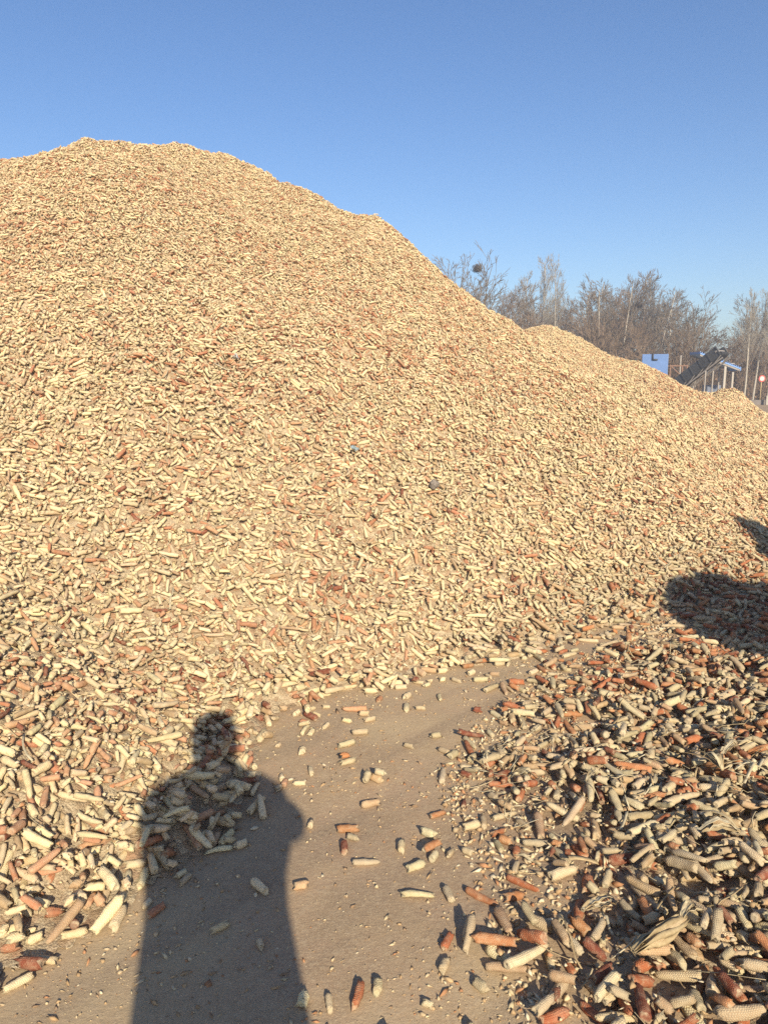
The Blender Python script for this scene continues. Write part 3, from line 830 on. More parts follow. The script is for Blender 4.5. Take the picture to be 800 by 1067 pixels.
# ------------------------------------------------------------------ small odd things on the main slope
def lump_mesh(name, sx, sy, sz, seed, mat):
    bm = bmesh.new(); bmesh.ops.create_icosphere(bm, subdivisions=3, radius=1)
    for v in bm.verts:
        p = v.co; q = 1+.22*math.sin(3*p.x+seed)*math.sin(2.6*p.y+1.3*seed)+.12*math.sin(7*p.z+5*p.x+seed)
        v.co = Vector((p.x*sx*q, p.y*sy*q, p.z*sz*q))
    me = bpy.data.meshes.new(name); bm.to_mesh(me); bm.free()
    return link_mesh(name, me, mat, None, True)
M_CLOD = simple_mat('grey_clod', (.20, .165, .135), .95, .35, 60, 0, .004)
X, Y, Z = ground_hit(452, 509); o = lump_mesh('dirt_clod', .036, .030, .030, 2.0, M_CLOD); o.location = (X, Y-.015, Z+.03)
tag(o, 'small dark grey clod of earth resting on the main heap\'s slope', 'clod')
M_RAG = simple_mat('faded_plastic', (.19, .235, .245), .5, .3, 40)
def scrap(px, py, sz, mat, label, seed):
    r = np.random.default_rng(seed); nn = 7
    xs = np.linspace(-1, 1, nn); bm = bmesh.new(); rows = []
    for a in xs:
        rows.append([bm.verts.new((a*sz*(1+.15*r.normal()), b*sz*.6*(1+.2*r.normal()), sz*.35*math.sin(3*a+2*b+seed)+r.normal(0, sz*.08))) for b in xs])
    for i in range(nn-1):
        for j in range(nn-1): bm.faces.new((rows[i][j], rows[i+1][j], rows[i+1][j+1], rows[i][j+1]))
    me = bpy.data.meshes.new('plastic_scrap'); bm.to_mesh(me); bm.free()
    o = link_mesh('plastic_scrap', me, mat, None, True); o.modifiers.new('thickness', 'SOLIDIFY').thickness = .001
    X, Y, Z = ground_hit(px, py); o.location = (X, Y-.02, Z+.03); o.rotation_euler = (.7, .2, seed)
    tag(o, label, 'scrap')
scrap(370, 471, .032, M_RAG, 'crumpled pale blue-grey plastic scrap midway up the main heap', 1)
M_WHITE = simple_mat('white_plastic', (.62, .62, .58), .5, .1, 30)
scrap(247, 376, .035, M_WHITE, 'crumpled white plastic scrap high on the main heap\'s slope', 2)

# ------------------------------------------------------------------ bare winter trees
class Segs:
    def __init__(s): s.a = []
    def add(s, p, q, r0, r1): s.a.append((*p, *q, r0, r1))
    def mesh(s, name, n):
        A = np.array(s.a); m = len(A); p, q, r0, r1 = A[:, :3], A[:, 3:6], A[:, 6], A[:, 7]
        d = q-p; d /= np.maximum(1e-6, np.linalg.norm(d, axis=1))[:, None]
        ref = np.where(np.abs(d[:, 2:3]) > .9, np.array([[1., 0, 0]]), np.array([[0, 0, 1.]]))
        u = np.cross(d, ref); u /= np.linalg.norm(u, axis=1)[:, None]; v = np.cross(d, u)
        th = 2*PI*np.arange(n)/n
        ring = np.cos(th)[None, :, None]*u[:, None]+np.sin(th)[None, :, None]*v[:, None]
        V = np.concatenate([p[:, None]+ring*r0[:, None, None], q[:, None]+ring*r1[:, None, None]], 1).reshape(-1, 3)
        i = np.arange(n); base = (2*n*np.arange(m))[:, None]
        Q = np.stack([base+i, base+(i+1) % n, base+n+(i+1) % n, base+n+i], -1).reshape(-1, 4)
        return quad_mesh(name, V, Q)
def unit(v): v = np.asarray(v, float); return v/np.linalg.norm(v)
def tilt_from(d, ang, az):
    d = unit(d); u = unit(np.cross(d, (0.3, .2, 1) if abs(d[2]) < .95 else (1, 0, 0))); v = np.cross(d, u)
    return unit(d*math.cos(ang)+(u*math.cos(az)+v*math.sin(az))*math.sin(ang))
def limb(out, p, d, L, r0, r1, r, wob=.12, up=.05, n=4):
    pts = [np.array(p, float)]; d = unit(d)
    for j in range(n):
        d = unit(d+r.normal(0, wob, 3)+np.array((0, 0, up))); q = pts[-1]+d*L/n
        ra, rb = r0+(r1-r0)*j/n, r0+(r1-r0)*(j+1)/n
        out.add(pts[-1], q, ra, rb); pts.append(q)
    return pts, d
def grow(out, p, d, L, rad, lvl, r, spread=.6, kids=4, up=.06, ratio=.62):
    pts, dl = limb(out, p, d, L, rad, rad*.45, r, .13, up, 4 if lvl > 1 else 2)
    if lvl == 0: return
    for q in range(kids+(1 if r.random() < .5 else 0)):
        t = r.uniform(.3, 1.0); i = min(len(pts)-2, int(t*(len(pts)-1))); f = t*(len(pts)-1)-i
        pp = pts[i]*(1-f)+pts[i+1]*f; dd = unit(pts[i+1]-pts[i])
        grow(out, pp, tilt_from(dd, spread*r.uniform(.6, 1.3), r.uniform(0, 2*PI)), L*ratio*r.uniform(.7, 1.15)*(1.1-.35*t), rad*.5*(1.15-.4*t), lvl-1, r, spread, kids, up, ratio)
TW = .0105
def make_tree(kind, seed):
    r = np.random.default_rng(seed); T, C = Segs(), Segs()
    if kind == 'poplar':
        H = r.uniform(10.5, 13); pts, _ = limb(T, (0, 0, -.1), (r.normal(0, .02), r.normal(0, .02), 1), H, .15, .022, r, .022, .02, 9)
        for q in range(44):
            t = .28+.7*(q/44)**.9; i = min(8, int(t*9)); f = t*9-i; pp = pts[i]*(1-f)+pts[i+1]*f
            grow(C, pp, tilt_from((0, 0, 1), r.uniform(.35, .65), r.uniform(0, 2*PI)), (1-t)*3.4+.8, .028*(1.15-t), 2, r, .45, 4, .13, .55)
    elif kind == 'round':
        h0 = r.uniform(1.6, 2.4); pts, d = limb(T, (0, 0, -.1), (r.normal(0, .05), 0, 1), h0+.1, .17, .13, r, .04, 0, 4)
        for q in range(7):
            dd = tilt_from((0, 0, 1), r.uniform(.25, .95) if q else .1, q*PI*2/6+r.uniform(-.3, .3))
            grow(C, pts[-1-(q % 2)], dd, r.uniform(2.6, 3.6), .075, 4, r, .55, 3, .05, .68)
    elif kind == 'slender':
        H = r.uniform(7, 9.5); pts, _ = limb(T, (0, 0, -.1), (r.normal(0, .04), 0, 1), H, .085, .02, r, .035, .02, 8)
        for q in range(32):
            t = .2+.78*(q/32); i = min(7, int(t*8)); f = t*8-i; pp = pts[i]*(1-f)+pts[i+1]*f
            grow(C, pp, tilt_from((0, 0, 1), r.uniform(.6, 1.15), r.uniform(0, 2*PI)), (1-t)*2.3+.7, .024*(1.15-t), 2, r, .6, 4, .06, .6)
    else:   # bushy: several stems
        pts, _ = limb(T, (0, 0, -.1), (0, 0, 1), .7, .10, .08, r, .05, 0, 2)
        for q in range(9):
            grow(C, pts[-1], tilt_from((0, 0, 1), r.uniform(.1, .75), r.uniform(0, 2*PI)), r.uniform(1.6, 2.7), .04, 3, r, .55, 4, .07, .66)
    for s in (C,):
        for i, a in enumerate(s.a): s.a[i] = (*a[:6], max(a[6], TW), max(a[7], TW*.7))
    return T.mesh('trunk', 7), C.mesh('crown', 3)
M_BARK = {'pale': simple_mat('pale_bark', (.40, .35, .28), .9, .25, 3, 0, .01), 'grey': simple_mat('grey_bark', (.20, .165, .13), .9, .3, 3, 0, .01),
          'twig': simple_mat('grey_twig', (.185, .145, .105), .9, .25, 1.2), 'twig2': simple_mat('brown_twig', (.205, .140, .090), .9, .25, 1.2), 'twig3': simple_mat('pale_twig', (.33, .285, .225), .9, .2, 1.2)}
PROTO = {}
def tree(kind, var, loc, rz, sc_, bark, twig, name, label, group):
    key = (kind, var, bark, twig)
    if key not in PROTO: 
        mk = (kind, var)
        if mk not in PROTO: PROTO[mk] = make_tree(kind, 1000+var*17+len(kind))
        tm, cm = PROTO[mk]
        PROTO[key] = (tm.copy(), cm.copy()); PROTO[key][0].materials.append(M_BARK[bark]); PROTO[key][1].materials.append(M_BARK[twig])
    root = empty(name, loc, rz); root.scale = (sc_, sc_, sc_); tag(root, label, 'tree', group)
    for nm, me in zip(('trunk', 'crown'), PROTO[key]):
        o = bpy.data.objects.new(nm, me); COL.objects.link(o); o.parent = root
    return root
def put_tree(px, top, d, kind, var, bark, twig, label, group='bare trees beyond the yard', rz=None, lean=0.0, wide=1.0):
    x, ztop = at(px, d, top)
    if (kind, var) not in PROTO: PROTO[(kind, var)] = make_tree(kind, 1000+var*17+len(kind))
    zz = np.empty(len(PROTO[(kind, var)][1].vertices)*3, np.float32); PROTO[(kind, var)][1].vertices.foreach_get('co', zz)
    s = ztop/float(np.quantile(zz[2::3], .997))
    nm = {'poplar': 'poplar_tree', 'round': 'spreading_tree', 'slender': 'slender_tree', 'bushy': 'scrubby_tree'}[kind]
    o = tree(kind, var, (x, d, 0), rng.uniform(0, 6.28) if rz is None else rz, s, bark, twig, nm, label, group)
    o.rotation_euler.y = lean; o.scale = (s*wide, s*wide, s)
    return o
G = 'bare trees beyond the yard'
put_tree(492, 262, 62, 'round', 0, 'grey', 'twig', 'dark spreading bare tree holding a nest just behind the main heap\'s right slope')
put_tree(462, 268, 70, 'slender', 0, 'grey', 'twig', 'thin bare tree half hidden by the main heap, leftmost of the far trees')
put_tree(520, 300, 66, 'round', 1, 'grey', 'twig2', 'low spreading bare tree between the nest tree and the tall pale poplars')
put_tree(543, 282, 78, 'poplar', 0, 'pale', 'twig3', 'slim pale poplar, shorter one left of the tallest pair')
put_tree(561, 264, 68, 'poplar', 1, 'pale', 'twig3', 'tall pale poplar above the rear heap\'s peak, left one of a close pair', wide=.8)
put_tree(578, 266, 69, 'poplar', 2, 'pale', 'twig3', 'tall pale poplar above the rear heap\'s peak, right one of a close pair', wide=.8)
row = [(598, 300, 64, 'slender', 1), (611, 290, 70, 'slender', 2), (622, 296, 63, 'slender', 0), (634, 288, 69, 'round', 2), (645, 293, 64, 'slender', 1), (655, 286, 72, 'poplar', 0), (664, 280, 74, 'poplar', 1),
       (673, 283, 70, 'poplar', 2), (684, 300, 64, 'slender', 2), (697, 303, 66, 'slender', 0)]
rowl = ['bare grey tree standing first on the left in the dense row', 'taller twiggy tree second from the left in the dense row', 'thin bare tree third from the left in the dense row', 'broad bare crown in the middle of the dense row',
        'slender bare tree just right of the dense row\'s broad crown', 'upright bare poplar, lowest of three above the blue hopper', 'upright bare poplar, tallest of three above the blue hopper', 'upright bare poplar, rightmost of three above the blue hopper',
        'bare tree straight above the blue hopper\'s right side', 'bare tree with brown twigs at the right end of the dense row']
for (a, b, c, k_, v_), lb in zip(row, rowl): put_tree(a, b, c, k_, v_, 'pale' if k_ != 'round' else 'grey', 'twig2' if v_ == 1 else 'twig', lb)
put_tree(722, 307, 60, 'round', 3, 'grey', 'twig', 'wide round-crowned bare tree above the inclined conveyor', wide=1.0)
put_tree(700, 342, 57, 'bushy', 0, 'grey', 'twig2', 'brown scrubby tree right behind the blue hopper')
put_tree(716, 338, 62, 'bushy', 1, 'grey', 'twig2', 'brown scrubby tree right behind the conveyor\'s top end')
put_tree(648, 330, 60, 'bushy', 2, 'grey', 'twig2', 'scrubby tree rising over the rear heap left of the hopper')
put_tree(616, 322, 60, 'bushy', 0, 'grey', 'twig2', 'scrubby tree rising over the rear heap\'s upper slope')
put_tree(536, 318, 58, 'bushy', 1, 'grey', 'twig2', 'scrubby brown tree in the notch between both heaps')
put_tree(780, 306, 66, 'slender', 1, 'grey', 'twig', 'bare grey tree right of the blue shelter roof')
put_tree(776, 300, 56, 'poplar', 0, 'pale', 'twig3', 'leaning pale trunk, left of three right of the shelter', lean=-.05, wide=.8)
put_tree(785, 298, 57, 'poplar', 1, 'pale', 'twig3', 'pale straight trunk between the shelter and the round sign', lean=-.03, wide=.8)
put_tree(800, 296, 56, 'poplar', 2, 'pale', 'twig3', 'pale trunk behind the round sign at the right picture edge', lean=-.05, wide=.8)
put_tree(792, 318, 66, 'round', 1, 'grey', 'twig', 'dark bare crown behind the three pale trunks', wide=.9)
put_tree(810, 312, 70, 'slender', 2, 'grey', 'twig2', 'bare tree cut by the right picture edge', wide=1.2)
for q, (a, b, c, k_, v_) in enumerate([(603, 306, 78, 'round', 2), (618, 300, 80, 'round', 1), (630, 303, 76, 'bushy', 1), (641, 300, 79, 'round', 0), (653, 302, 77, 'slender', 2), (666, 303, 78, 'round', 3), (679, 308, 76, 'round', 1), (688, 316, 75, 'slender', 1),
        (706, 322, 74, 'round', 2), (722, 336, 76, 'round', 0), (777, 330, 74, 'round', 3), (549, 314, 76, 'round', 2), (566, 312, 78, 'round', 3), (583, 308, 77, 'round', 0), (592, 312, 75, 'slender', 2), (528, 306, 76, 'round', 1), (508, 300, 74, 'round', 2), (478, 290, 74, 'round', 3),
        (781, 320, 74, 'slender', 0), (802, 325, 75, 'round', 2)]):
    put_tree(a, b, c, k_, v_, 'grey', 'twig2' if q % 3 else 'twig', 'bare tree in the hazy rear rank, ' + ['behind the dense row\'s left end', 'second behind the dense row', 'third behind the dense row, scrubby', 'fourth behind the dense row', 'fifth behind the dense row, thin',
        'behind the poplars above the hopper', 'behind the tree above the hopper\'s right side', 'thin one right of the poplars above the hopper', 'above the hopper and conveyor gap', 'low behind the round-crowned tree', 'behind the shelter\'s roof end',
        'low left of the tall pale pair', 'between the tall pale pair\'s trunks', 'low right of the tall pale pair', 'thin one left of the dense row', 'in the notch above both heaps', 'right of the nest tree', 'half hidden by the main heap\'s slope',
        'thin one behind the pale trunks', 'at the right picture edge'][q])
put_tree(772, 346, 63, 'bushy', 2, 'grey', 'twig2', 'scrubby tree right behind the shelter')
put_tree(794, 350, 62, 'bushy', 0, 'grey', 'twig2', 'scrubby tree right behind the round sign')
def nest(px, py, d, R, label):
    x, z = at(px, d, py); r = np.random.default_rng(int(px)); s = Segs()
    for q in range(230):
        v = unit(r.normal(size=3)); v[2] = v[2]*.6; p = v*R*abs(r.normal(.45, .3))
        t = unit(np.cross(v, r.normal(size=3))); s.add(p-t*R*.5, p+t*R*.5, .016, .012)
    o = link_mesh('bird_nest', s.mesh('bird_nest', 3), simple_mat('nest_twigs', (.085, .068, .055), .95), None); o.location = (x, d, z)
    tag(o, label, 'nest')
nest(495, 280, 61.9, .48, 'big dark twig nest in the spreading tree by the main heap')
nest(661, 318, 64, .36, 'dark twig nest in the dense tree row above the hopper')
# brush under the trees: one mass
r = np.random.default_rng(9); S, LV, LQ = Segs(), [], []
for q in range(420):
    d = r.uniform(58, 74); px = r.uniform(430, 850); x = at(px, d); h = r.uniform(1.6, 4.6)*(1.15 if d > 65 else .8)
    if 690 < px < 850: h *= .9
    for st in range(9):
        pts, dl = limb(S, (x+r.normal(0, .5), d+r.normal(0, .5), 0), tilt_from((0, 0, 1), r.uniform(0, .35), r.uniform(0, 6.28)), h*r.uniform(.5, 1), .022, .012, r, .10, .02, 4)
        for b in range(7):
            i = r.integers(1, 4); limb(S, pts[i], tilt_from((0, 0, 1), r.uniform(.3, .9), r.uniform(0, 6.28)), h*r.uniform(.15, .4), .013, .009, r, .15, .05, 2)
o = link_mesh('brushwood', S.mesh('brushwood', 3), M_BARK['twig2']); tag(o, 'brown leafless undergrowth thicket filling the space beneath the far trees', 'undergrowth', kind='stuff')
n = 16000
px = r.uniform(430, 850, n); d = r.uniform(58, 74, n); x = (px-400)/FPX*d*.985; z = r.random(n)**1.8*3.6
cl = np.clip(vnoise(px/9, z*2, 61, .6)+.35, 0, 1); k = r.random(n) < cl; x, d, z = x[k], d[k], z[k]; n = len(x)
A = r.normal(0, .07, (n, 4, 3)); V = (np.stack([x, d, z], -1)[:, None]+A).reshape(-1, 3); Qd = np.arange(4*n).reshape(-1, 4)
o = link_mesh('dry_leaves', quad_mesh('dry_leaves', V, Qd), simple_mat('rusty_leaf', (.27, .155, .085), .9, .35, .5)); tag(o, 'rusty dead leaves clinging in the undergrowth', 'dead leaves', kind='stuff')
# a low earth bank closes the yard behind the brush
xs = np.arange(-60, 160, 2.0); ysb = np.arange(72, 110, 2.0)
V, Q = sheet('bank', xs, ysb, lambda X, Y: 3.4*np.sin(np.clip((Y-72)/36, 0, 1)*PI/2)*(.75+.5*vnoise(X, Y, 71, .12))-.05)
tag(link_mesh('hill', quad_mesh('hill', V, Q), simple_mat('bank_soil', (.19, .135, .09), .95, .3, .8), None, True), 'low brown earth bank behind the far trees', 'bank', kind='structure')

# ------------------------------------------------------------------ machinery beyond the rear heap
M_BLUE = simple_mat('blue_paint', (.115, .205, .42), .5, .10, 2)
M_ROOFB = simple_mat('blue_roof_sheet', (.16, .30, .58), .45, .10, 1.5)
M_DARK = simple_mat('dark_steel', (.045, .043, .042), .6, .3, 4)
M_RUST = simple_mat('rusty_steel', (.20, .11, .07), .8, .35, 5)
M_BELT = simple_mat('black_rubber', (.030, .029, .030), .8, .2, 8)
M_POST = simple_mat('white_post_paint', (.38, .335, .275), .6, .1, 3)
M_GREY = simple_mat('grey_concrete', (.17, .145, .125), .9, .2, 2, 0, .01)
M_SLATE = simple_mat('slate_blue_metal', (.13, .15, .20), .6, .2, 2)
M_STEEL = simple_mat('pale_steel', (.27, .235, .20), .55, .2, 6)
D = 46.0; u_ = D/FPX
x, z = at(680.5, D, 377)
root = empty('feed_hopper', (x, D, 0), -.33); tag(root, 'square blue steel hopper on legs showing over the rear heap', 'hopper')
m = MB(); m.box((0, 0, 2.35), (1.48, 1.3, 1.75), None, .03); m.box((0, 0, 1.52), (1.54, 1.36, .10), None, .01)
m.build('body', M_BLUE, root)
m = MB(); m.loft([[(-.7, -.62, 1.46), (.7, -.62, 1.46), (.7, .62, 1.46), (-.7, .62, 1.46)], [(-.25, -.25, .75), (.25, -.25, .75), (.25, .25, .75), (-.25, .25, .75)]]); m.build('chute', M_BLUE, root)
m = MB(); m.path([(-.14, -.70, 3.27), (-.14, -.70, 2.90), (.14, -.70, 2.90)], .045); m.build('pipe', M_DARK, root, True)
for sx in (-1, 1):
    for sy in (-1, 1): MB().box((sx*.66, sy*.58, .74), (.11, .11, 1.46)).build('leg', M_BLUE, root)
m = MB(); m.box((-1.05, -.2, 2.55), (.5, .4, .36), None, .05); m.tube((-1.05, -.2, 2.55), (-.72, -.2, 2.55), .12); m.box((-1.08, -.2, 2.9), (.12, .3, .2)); m.build('motor', M_DARK, root)
# inclined conveyor
def conveyor(root, base, top, wid, side_h, sag, mat_side, legs, label_extra=None):
    base, top = Vector(base), Vector(top); d = (top-base).normalized(); side = d.cross(Vector((0, 0, 1))).normalized(); up = side.cross(d).normalized()
    belt = MB()
    L = (top-base).length; q = Matrix((d, side, up)).transposed().to_4x4()
    belt.box((base+top)/2+up*.0, (L, wid*.86, .05), q)
    for e, sg in ((base, 1), (top, -1)): belt.tube(e-side*wid*.43-up*.09, e+side*wid*.43-up*.09, .115, n=18)
    belt.box((base+top)/2-up*.19, (L, wid*.86, .03), q)
    belt.build('belt', M_BELT, root)
    for s_ in (-1, 1):
        m = MB(); m.box((base+top)/2+side*s_*wid*.5+up*(side_h*.5-.22), (L*1.0, .05, side_h), q)
        nrib = max(3, int(L/.6))
        for i in range(nrib+1): m.box(base+d*(L*i/nrib)+side*s_*(wid*.5+.045)+up*(side_h*.5-.22), (.06, .05, side_h*.96), q)
        m.build('side_board', mat_side, root)
        m = MB(); m.bar(base+side*s_*wid*.5-up*.40, top+side*s_*wid*.5-up*.40, .07); 
        for i in range(nrib): m.bar(base+d*(L*i/nrib)+side*s_*wid*.5-up*.40, base+d*(L*(i+1)/nrib)+side*s_*wid*.5-up*.22, .035)
        m.build('truss_rail', M_STEEL, root)
    for t in legs:
        p = base+d*L*t
        for s_ in (-1, 1):
            f = p+side*s_*wid*.5-up*.40
            MB().bar(f, (f.x+(.18 if s_ > 0 else -.18)*0, f.y, .02), .07).build('leg', M_STEEL, root)
    return base, top, d, side, up, q, L
D = 45.0
bx, bz = at(708, D+1.2, 403); tx_, tz = at(750, D-.8, 367)
root = empty('inclined_conveyor', (0, 0, 0)); tag(root, 'dark inclined belt conveyor rising toward the right beside the blue shelter', 'conveyor')
bs, tp, d, sd_, up, q, L = conveyor(root, (bx, D+1.2, bz+.1), (tx_, D-.8, tz), .85, .62, 0, M_DARK, (.15, .62))
m = MB(); m.box(tp-d*.1+up*.12, (.14, .98, .10), q); m.build('end_bar', M_STEEL, root)
# shelter
D = 52.0
xl, zl = at(702, D+3, 371); xr, zr = at(768, D-1, 384)
cx_, wdt = (xl+xr)/2, xr-xl
root = empty('open_shelter', (xr-.4, D, 0)); tag(root, 'open blue-roofed shelter on thin white posts at the yard\'s far side', 'shelter')
def loc_(x, y, z): return (x-(xr-.4), y-D, z)
m = MB()
a, b = Vector(loc_(xl, D+3.2, zl-.02)), Vector(loc_(xr, D-1.2, zr-.05))
sl_ = Vector((b.x-a.x, 0, b.z-a.z)).normalized()
Y0_, Y1_ = -1.2, .55
m.loft([[(a.x, Y0_, a.z), (a.x, Y1_, a.z+.04), (a.x, Y1_, a.z+.13), (a.x, Y0_, a.z+.09)], [(b.x, Y0_, b.z), (b.x, Y1_, b.z+.04), (b.x, Y1_, b.z+.13), (b.x, Y0_, b.z+.09)]])
for i in range(22):
    t = i/21; X_ = a.x+(b.x-a.x)*t; Z_ = a.z+(b.z-a.z)*t; m.box((X_, (Y0_+Y1_)/2, Z_+.14), (.05, Y1_-Y0_-.02, .05))
rf = m.build('roof', M_ROOFB, root)
m = MB(); m.box((b.x+.02, (Y0_+Y1_)/2, b.z+.02), (.05, Y1_-Y0_+.04, .24)); m.build('fascia', M_ROOFB, root)
m = MB(); m.bar((a.x, Y0_+.05, a.z-.07), (b.x, Y0_+.05, b.z-.07), .06, .10); m.bar((a.x, Y1_-.05, a.z-.03), (b.x, Y1_-.05, b.z-.03), .06, .10)
m.bar((a.x+1.6, -1.0, a.z-.62), (b.x-.3, -1.0, a.z-.62), .05, .07); m.build('roof_beam', M_STEEL, root)
for pxx, yy, w_, pm in ((753.6, D-1.05, .15, M_POST), (762, D+.35, .13, M_POST), (748, D+.40, .09, M_STEEL)):
    X_ = at(pxx, yy); lx = X_-(xr-.4); zt = a.z+(b.z-a.z)*((lx-a.x)/(b.x-a.x))-.08
    mm = MB(); mm.box((lx, yy-D, zt/2), (w_, w_, zt), None, .01); mm.box((lx, yy-D, .04), (.32, .32, .06)); mm.build('post', pm, root)
X_ = at(707, D+.4); MB().box((X_-(xr-.4), .4, zl/2), (.09, .09, zl-.1)).build('post', M_STEEL, root)
# slate blue machine box under the roof
D2 = 53.5; x, z = at(741, D2, 404)
root = empty('machine_cabinet', (x, D2, 0)); tag(root, 'slate grey metal machine cabinet standing under the blue shelter roof', 'cabinet')
MB().box((0, 0, .82), (1.0, .8, 1.15), None, .03).build('body', M_SLATE, root)
m = MB(); m.box((-.24, -.415, .84), (.44, .03, 1.0), None, .008); m.build('door', M_SLATE, root); m = MB(); m.box((.24, -.415, .84), (.44, .03, 1.0), None, .008); m.build('door', M_SLATE, root)
for sx in (-.42, .42): MB().box((sx, 0, .12), (.1, .7, .24)).build('leg', M_DARK, root)
# rusty frame and junk behind the hopper
D3 = 50.0; x, z = at(703, D3, 385)
root = empty('rusty_frame', (x, D3, 0)); tag(root, 'rusty steel frame standing between the blue hopper and the conveyor', 'frame')
for sx in (-.55, .55):
    for sy in (-.4, .4): MB().box((sx, sy, 1.35), (.09, .09, 2.7)).build('post', M_RUST, root)
m = MB()
for zz in (.9, 1.7, 2.65):
    for sy in (-.4, .4): m.bar((-.5, sy, zz), (.5, sy, zz), .07)
m.build('crossbar', M_RUST, root)
m = MB(); m.bar((-.5, -.45, .9), (.5, -.45, 1.7), .05); m.bar((.5, -.46, 1.72), (-.5, -.46, 2.6), .05); m.build('brace', M_RUST, root)
# kerb wall, sign, markers
D4 = 54.0; x0 = at(766, D4)
m = MB(); m.box((14, 0, .17), (28, .35, .36), None, .02)
for i in range(14): m.box((i*2+.02, -.18, .17), (.03, .01, .34))
wl = m.build('low_wall', M_GREY); wl.location = (x0, D4, 0); tag(wl, 'long low grey concrete wall at the foot of the pale trunks', 'wall')
D5 = 55.0; x, z = at(792.5, D5, 394.5)
root = empty('road_sign', (x, D5, 0)); tag(root, 'small round white road sign with red rim on a thin yellowish post', 'road sign')
MB().tube((0, 0, -.1), (0, 0, z+.2), .035).build('post', simple_mat('ochre_post', (.42, .30, .14), .7), root, True)
M_RED = simple_mat('sign_red', (.55, .07, .05), .5, .1)
MB().tube((0, -.04, z), (0, -.065, z), .24, n=32).build('rim', M_RED, root)
MB().tube((0, -.066, z), (0, -.072, z), .165, n=32).build('face', simple_mat('sign_white', (.62, .52, .48), .5, .05), root)
for pxx, yy, lb, h_ in ((774, 53.2, 'short white marker post in front of the low wall, nearer the shelter', .55), (800, 53.4, 'short white marker post in front of the low wall at the right picture edge', .62)):
    mm = MB(); mm.box((0, 0, h_/2), (.17, .12, h_), None, .02); mm.box((0, 0, h_+.01), (.19, .14, .05), None, .015)
    o = mm.build('marker_post', M_POST); o.location = (at(pxx, yy), yy, 0); tag(o, lb, 'marker post')
# ------------------------------------------------------------------ beside the camera, out of frame: made-up conveyor added to cast the lane's shadow
root = empty('shadow_caster', (0, 0, 0)); tag(root, 'unseen conveyor-shaped stand-in outside the view, added to cast shadow on the mixed heap', 'conveyor')
bs, tp, d, sd_, up, q, L = conveyor(root, (6.5, 0.66, 1.10), (3.12, 0.84, 1.62), .50, .98, 0, M_DARK, (.25, .62))
m = MB(); m.tube(tp-sd_*.30+up*.20, tp+sd_*.30+up*.20, .46, n=28); m.build('shadow_round_end', M_DARK, root)  # drum added to give the cast shadow its rounded end
m = MB()
m.loft([[(4.9, .7, 1.7), (6.2, .7, 1.7), (6.2, 1.3, 1.7), (4.9, 1.3, 1.7)], [(4.4, .4, 3.0), (6.7, .4, 3.0), (6.7, 1.6, 3.0), (4.4, 1.6, 3.0)]]); m.build('hopper', M_DARK, root)  # unseen hopper shape, added for the shadow's taller lobe

# ------------------------------------------------------------------ the photographer, whose shadow falls up the lane
M_SKIN = simple_mat('skin', (.45, .27, .19), .55, .08, 8)
M_COAT = simple_mat('dark_coat', (.035, .037, .045), .85, .25, 20, 0, .002)
M_TROU = simple_mat('dark_trousers', (.028, .028, .032), .9, .2, 20)
M_HAIR = simple_mat('black_hair', (.012, .011, .010), .6, .2, 60, 0, .002)
M_PHONE = simple_mat('phone_case', (.02, .02, .022), .35, .1)
BX, BY = .105, -.37
root = empty('person', (BX, BY, 0), .0); tag(root, 'person in a long dark coat holding up a phone, seen only by shadow', 'person')
def skin(name, verts, edges, mat, parent, sub=2):
    me = bpy.data.meshes.new(name); me.from_pydata([v[:3] for v in verts], edges, []); me.update()
    o = link_mesh(name, me, mat, parent)
    sk = o.modifiers.new('skin', 'SKIN')
    if not me.skin_vertices: 
        me.attributes.new('skin_dummy', 'FLOAT', 'POINT')
        bpy.context.view_layer.objects.active = o
        bpy.ops.mesh.customdata_skin_add()
    for v, s_ in zip(verts, me.skin_vertices[0].data):
        s_.radius = (v[3], v[4] if len(v) > 4 else v[3])
    me.skin_vertices[0].data[0].use_root = True
    sk.use_smooth_shade = True
    ss = o.modifiers.new('smooth', 'SUBSURF'); ss.levels = sub; ss.render_levels = sub
    return o
hx, hy, hz = -BX, .345, 1.43         # where the phone is, in the person's own space
bv = [(0, 0, .98, .15, .11), (0, 0, 1.18, .14, .10), (0, .01, 1.38, .16, .11), (0, .0, 1.53, .08, .08), (0, .0, 1.60, .055, .058), (0, .02, 1.68, .070, .085), (0, .015, 1.79, .072, .088), (0, .01, 1.835, .045, .055)]
be = [(0, 1), (1, 2), (2, 3), (3, 4), (4, 5), (5, 6), (6, 7)]
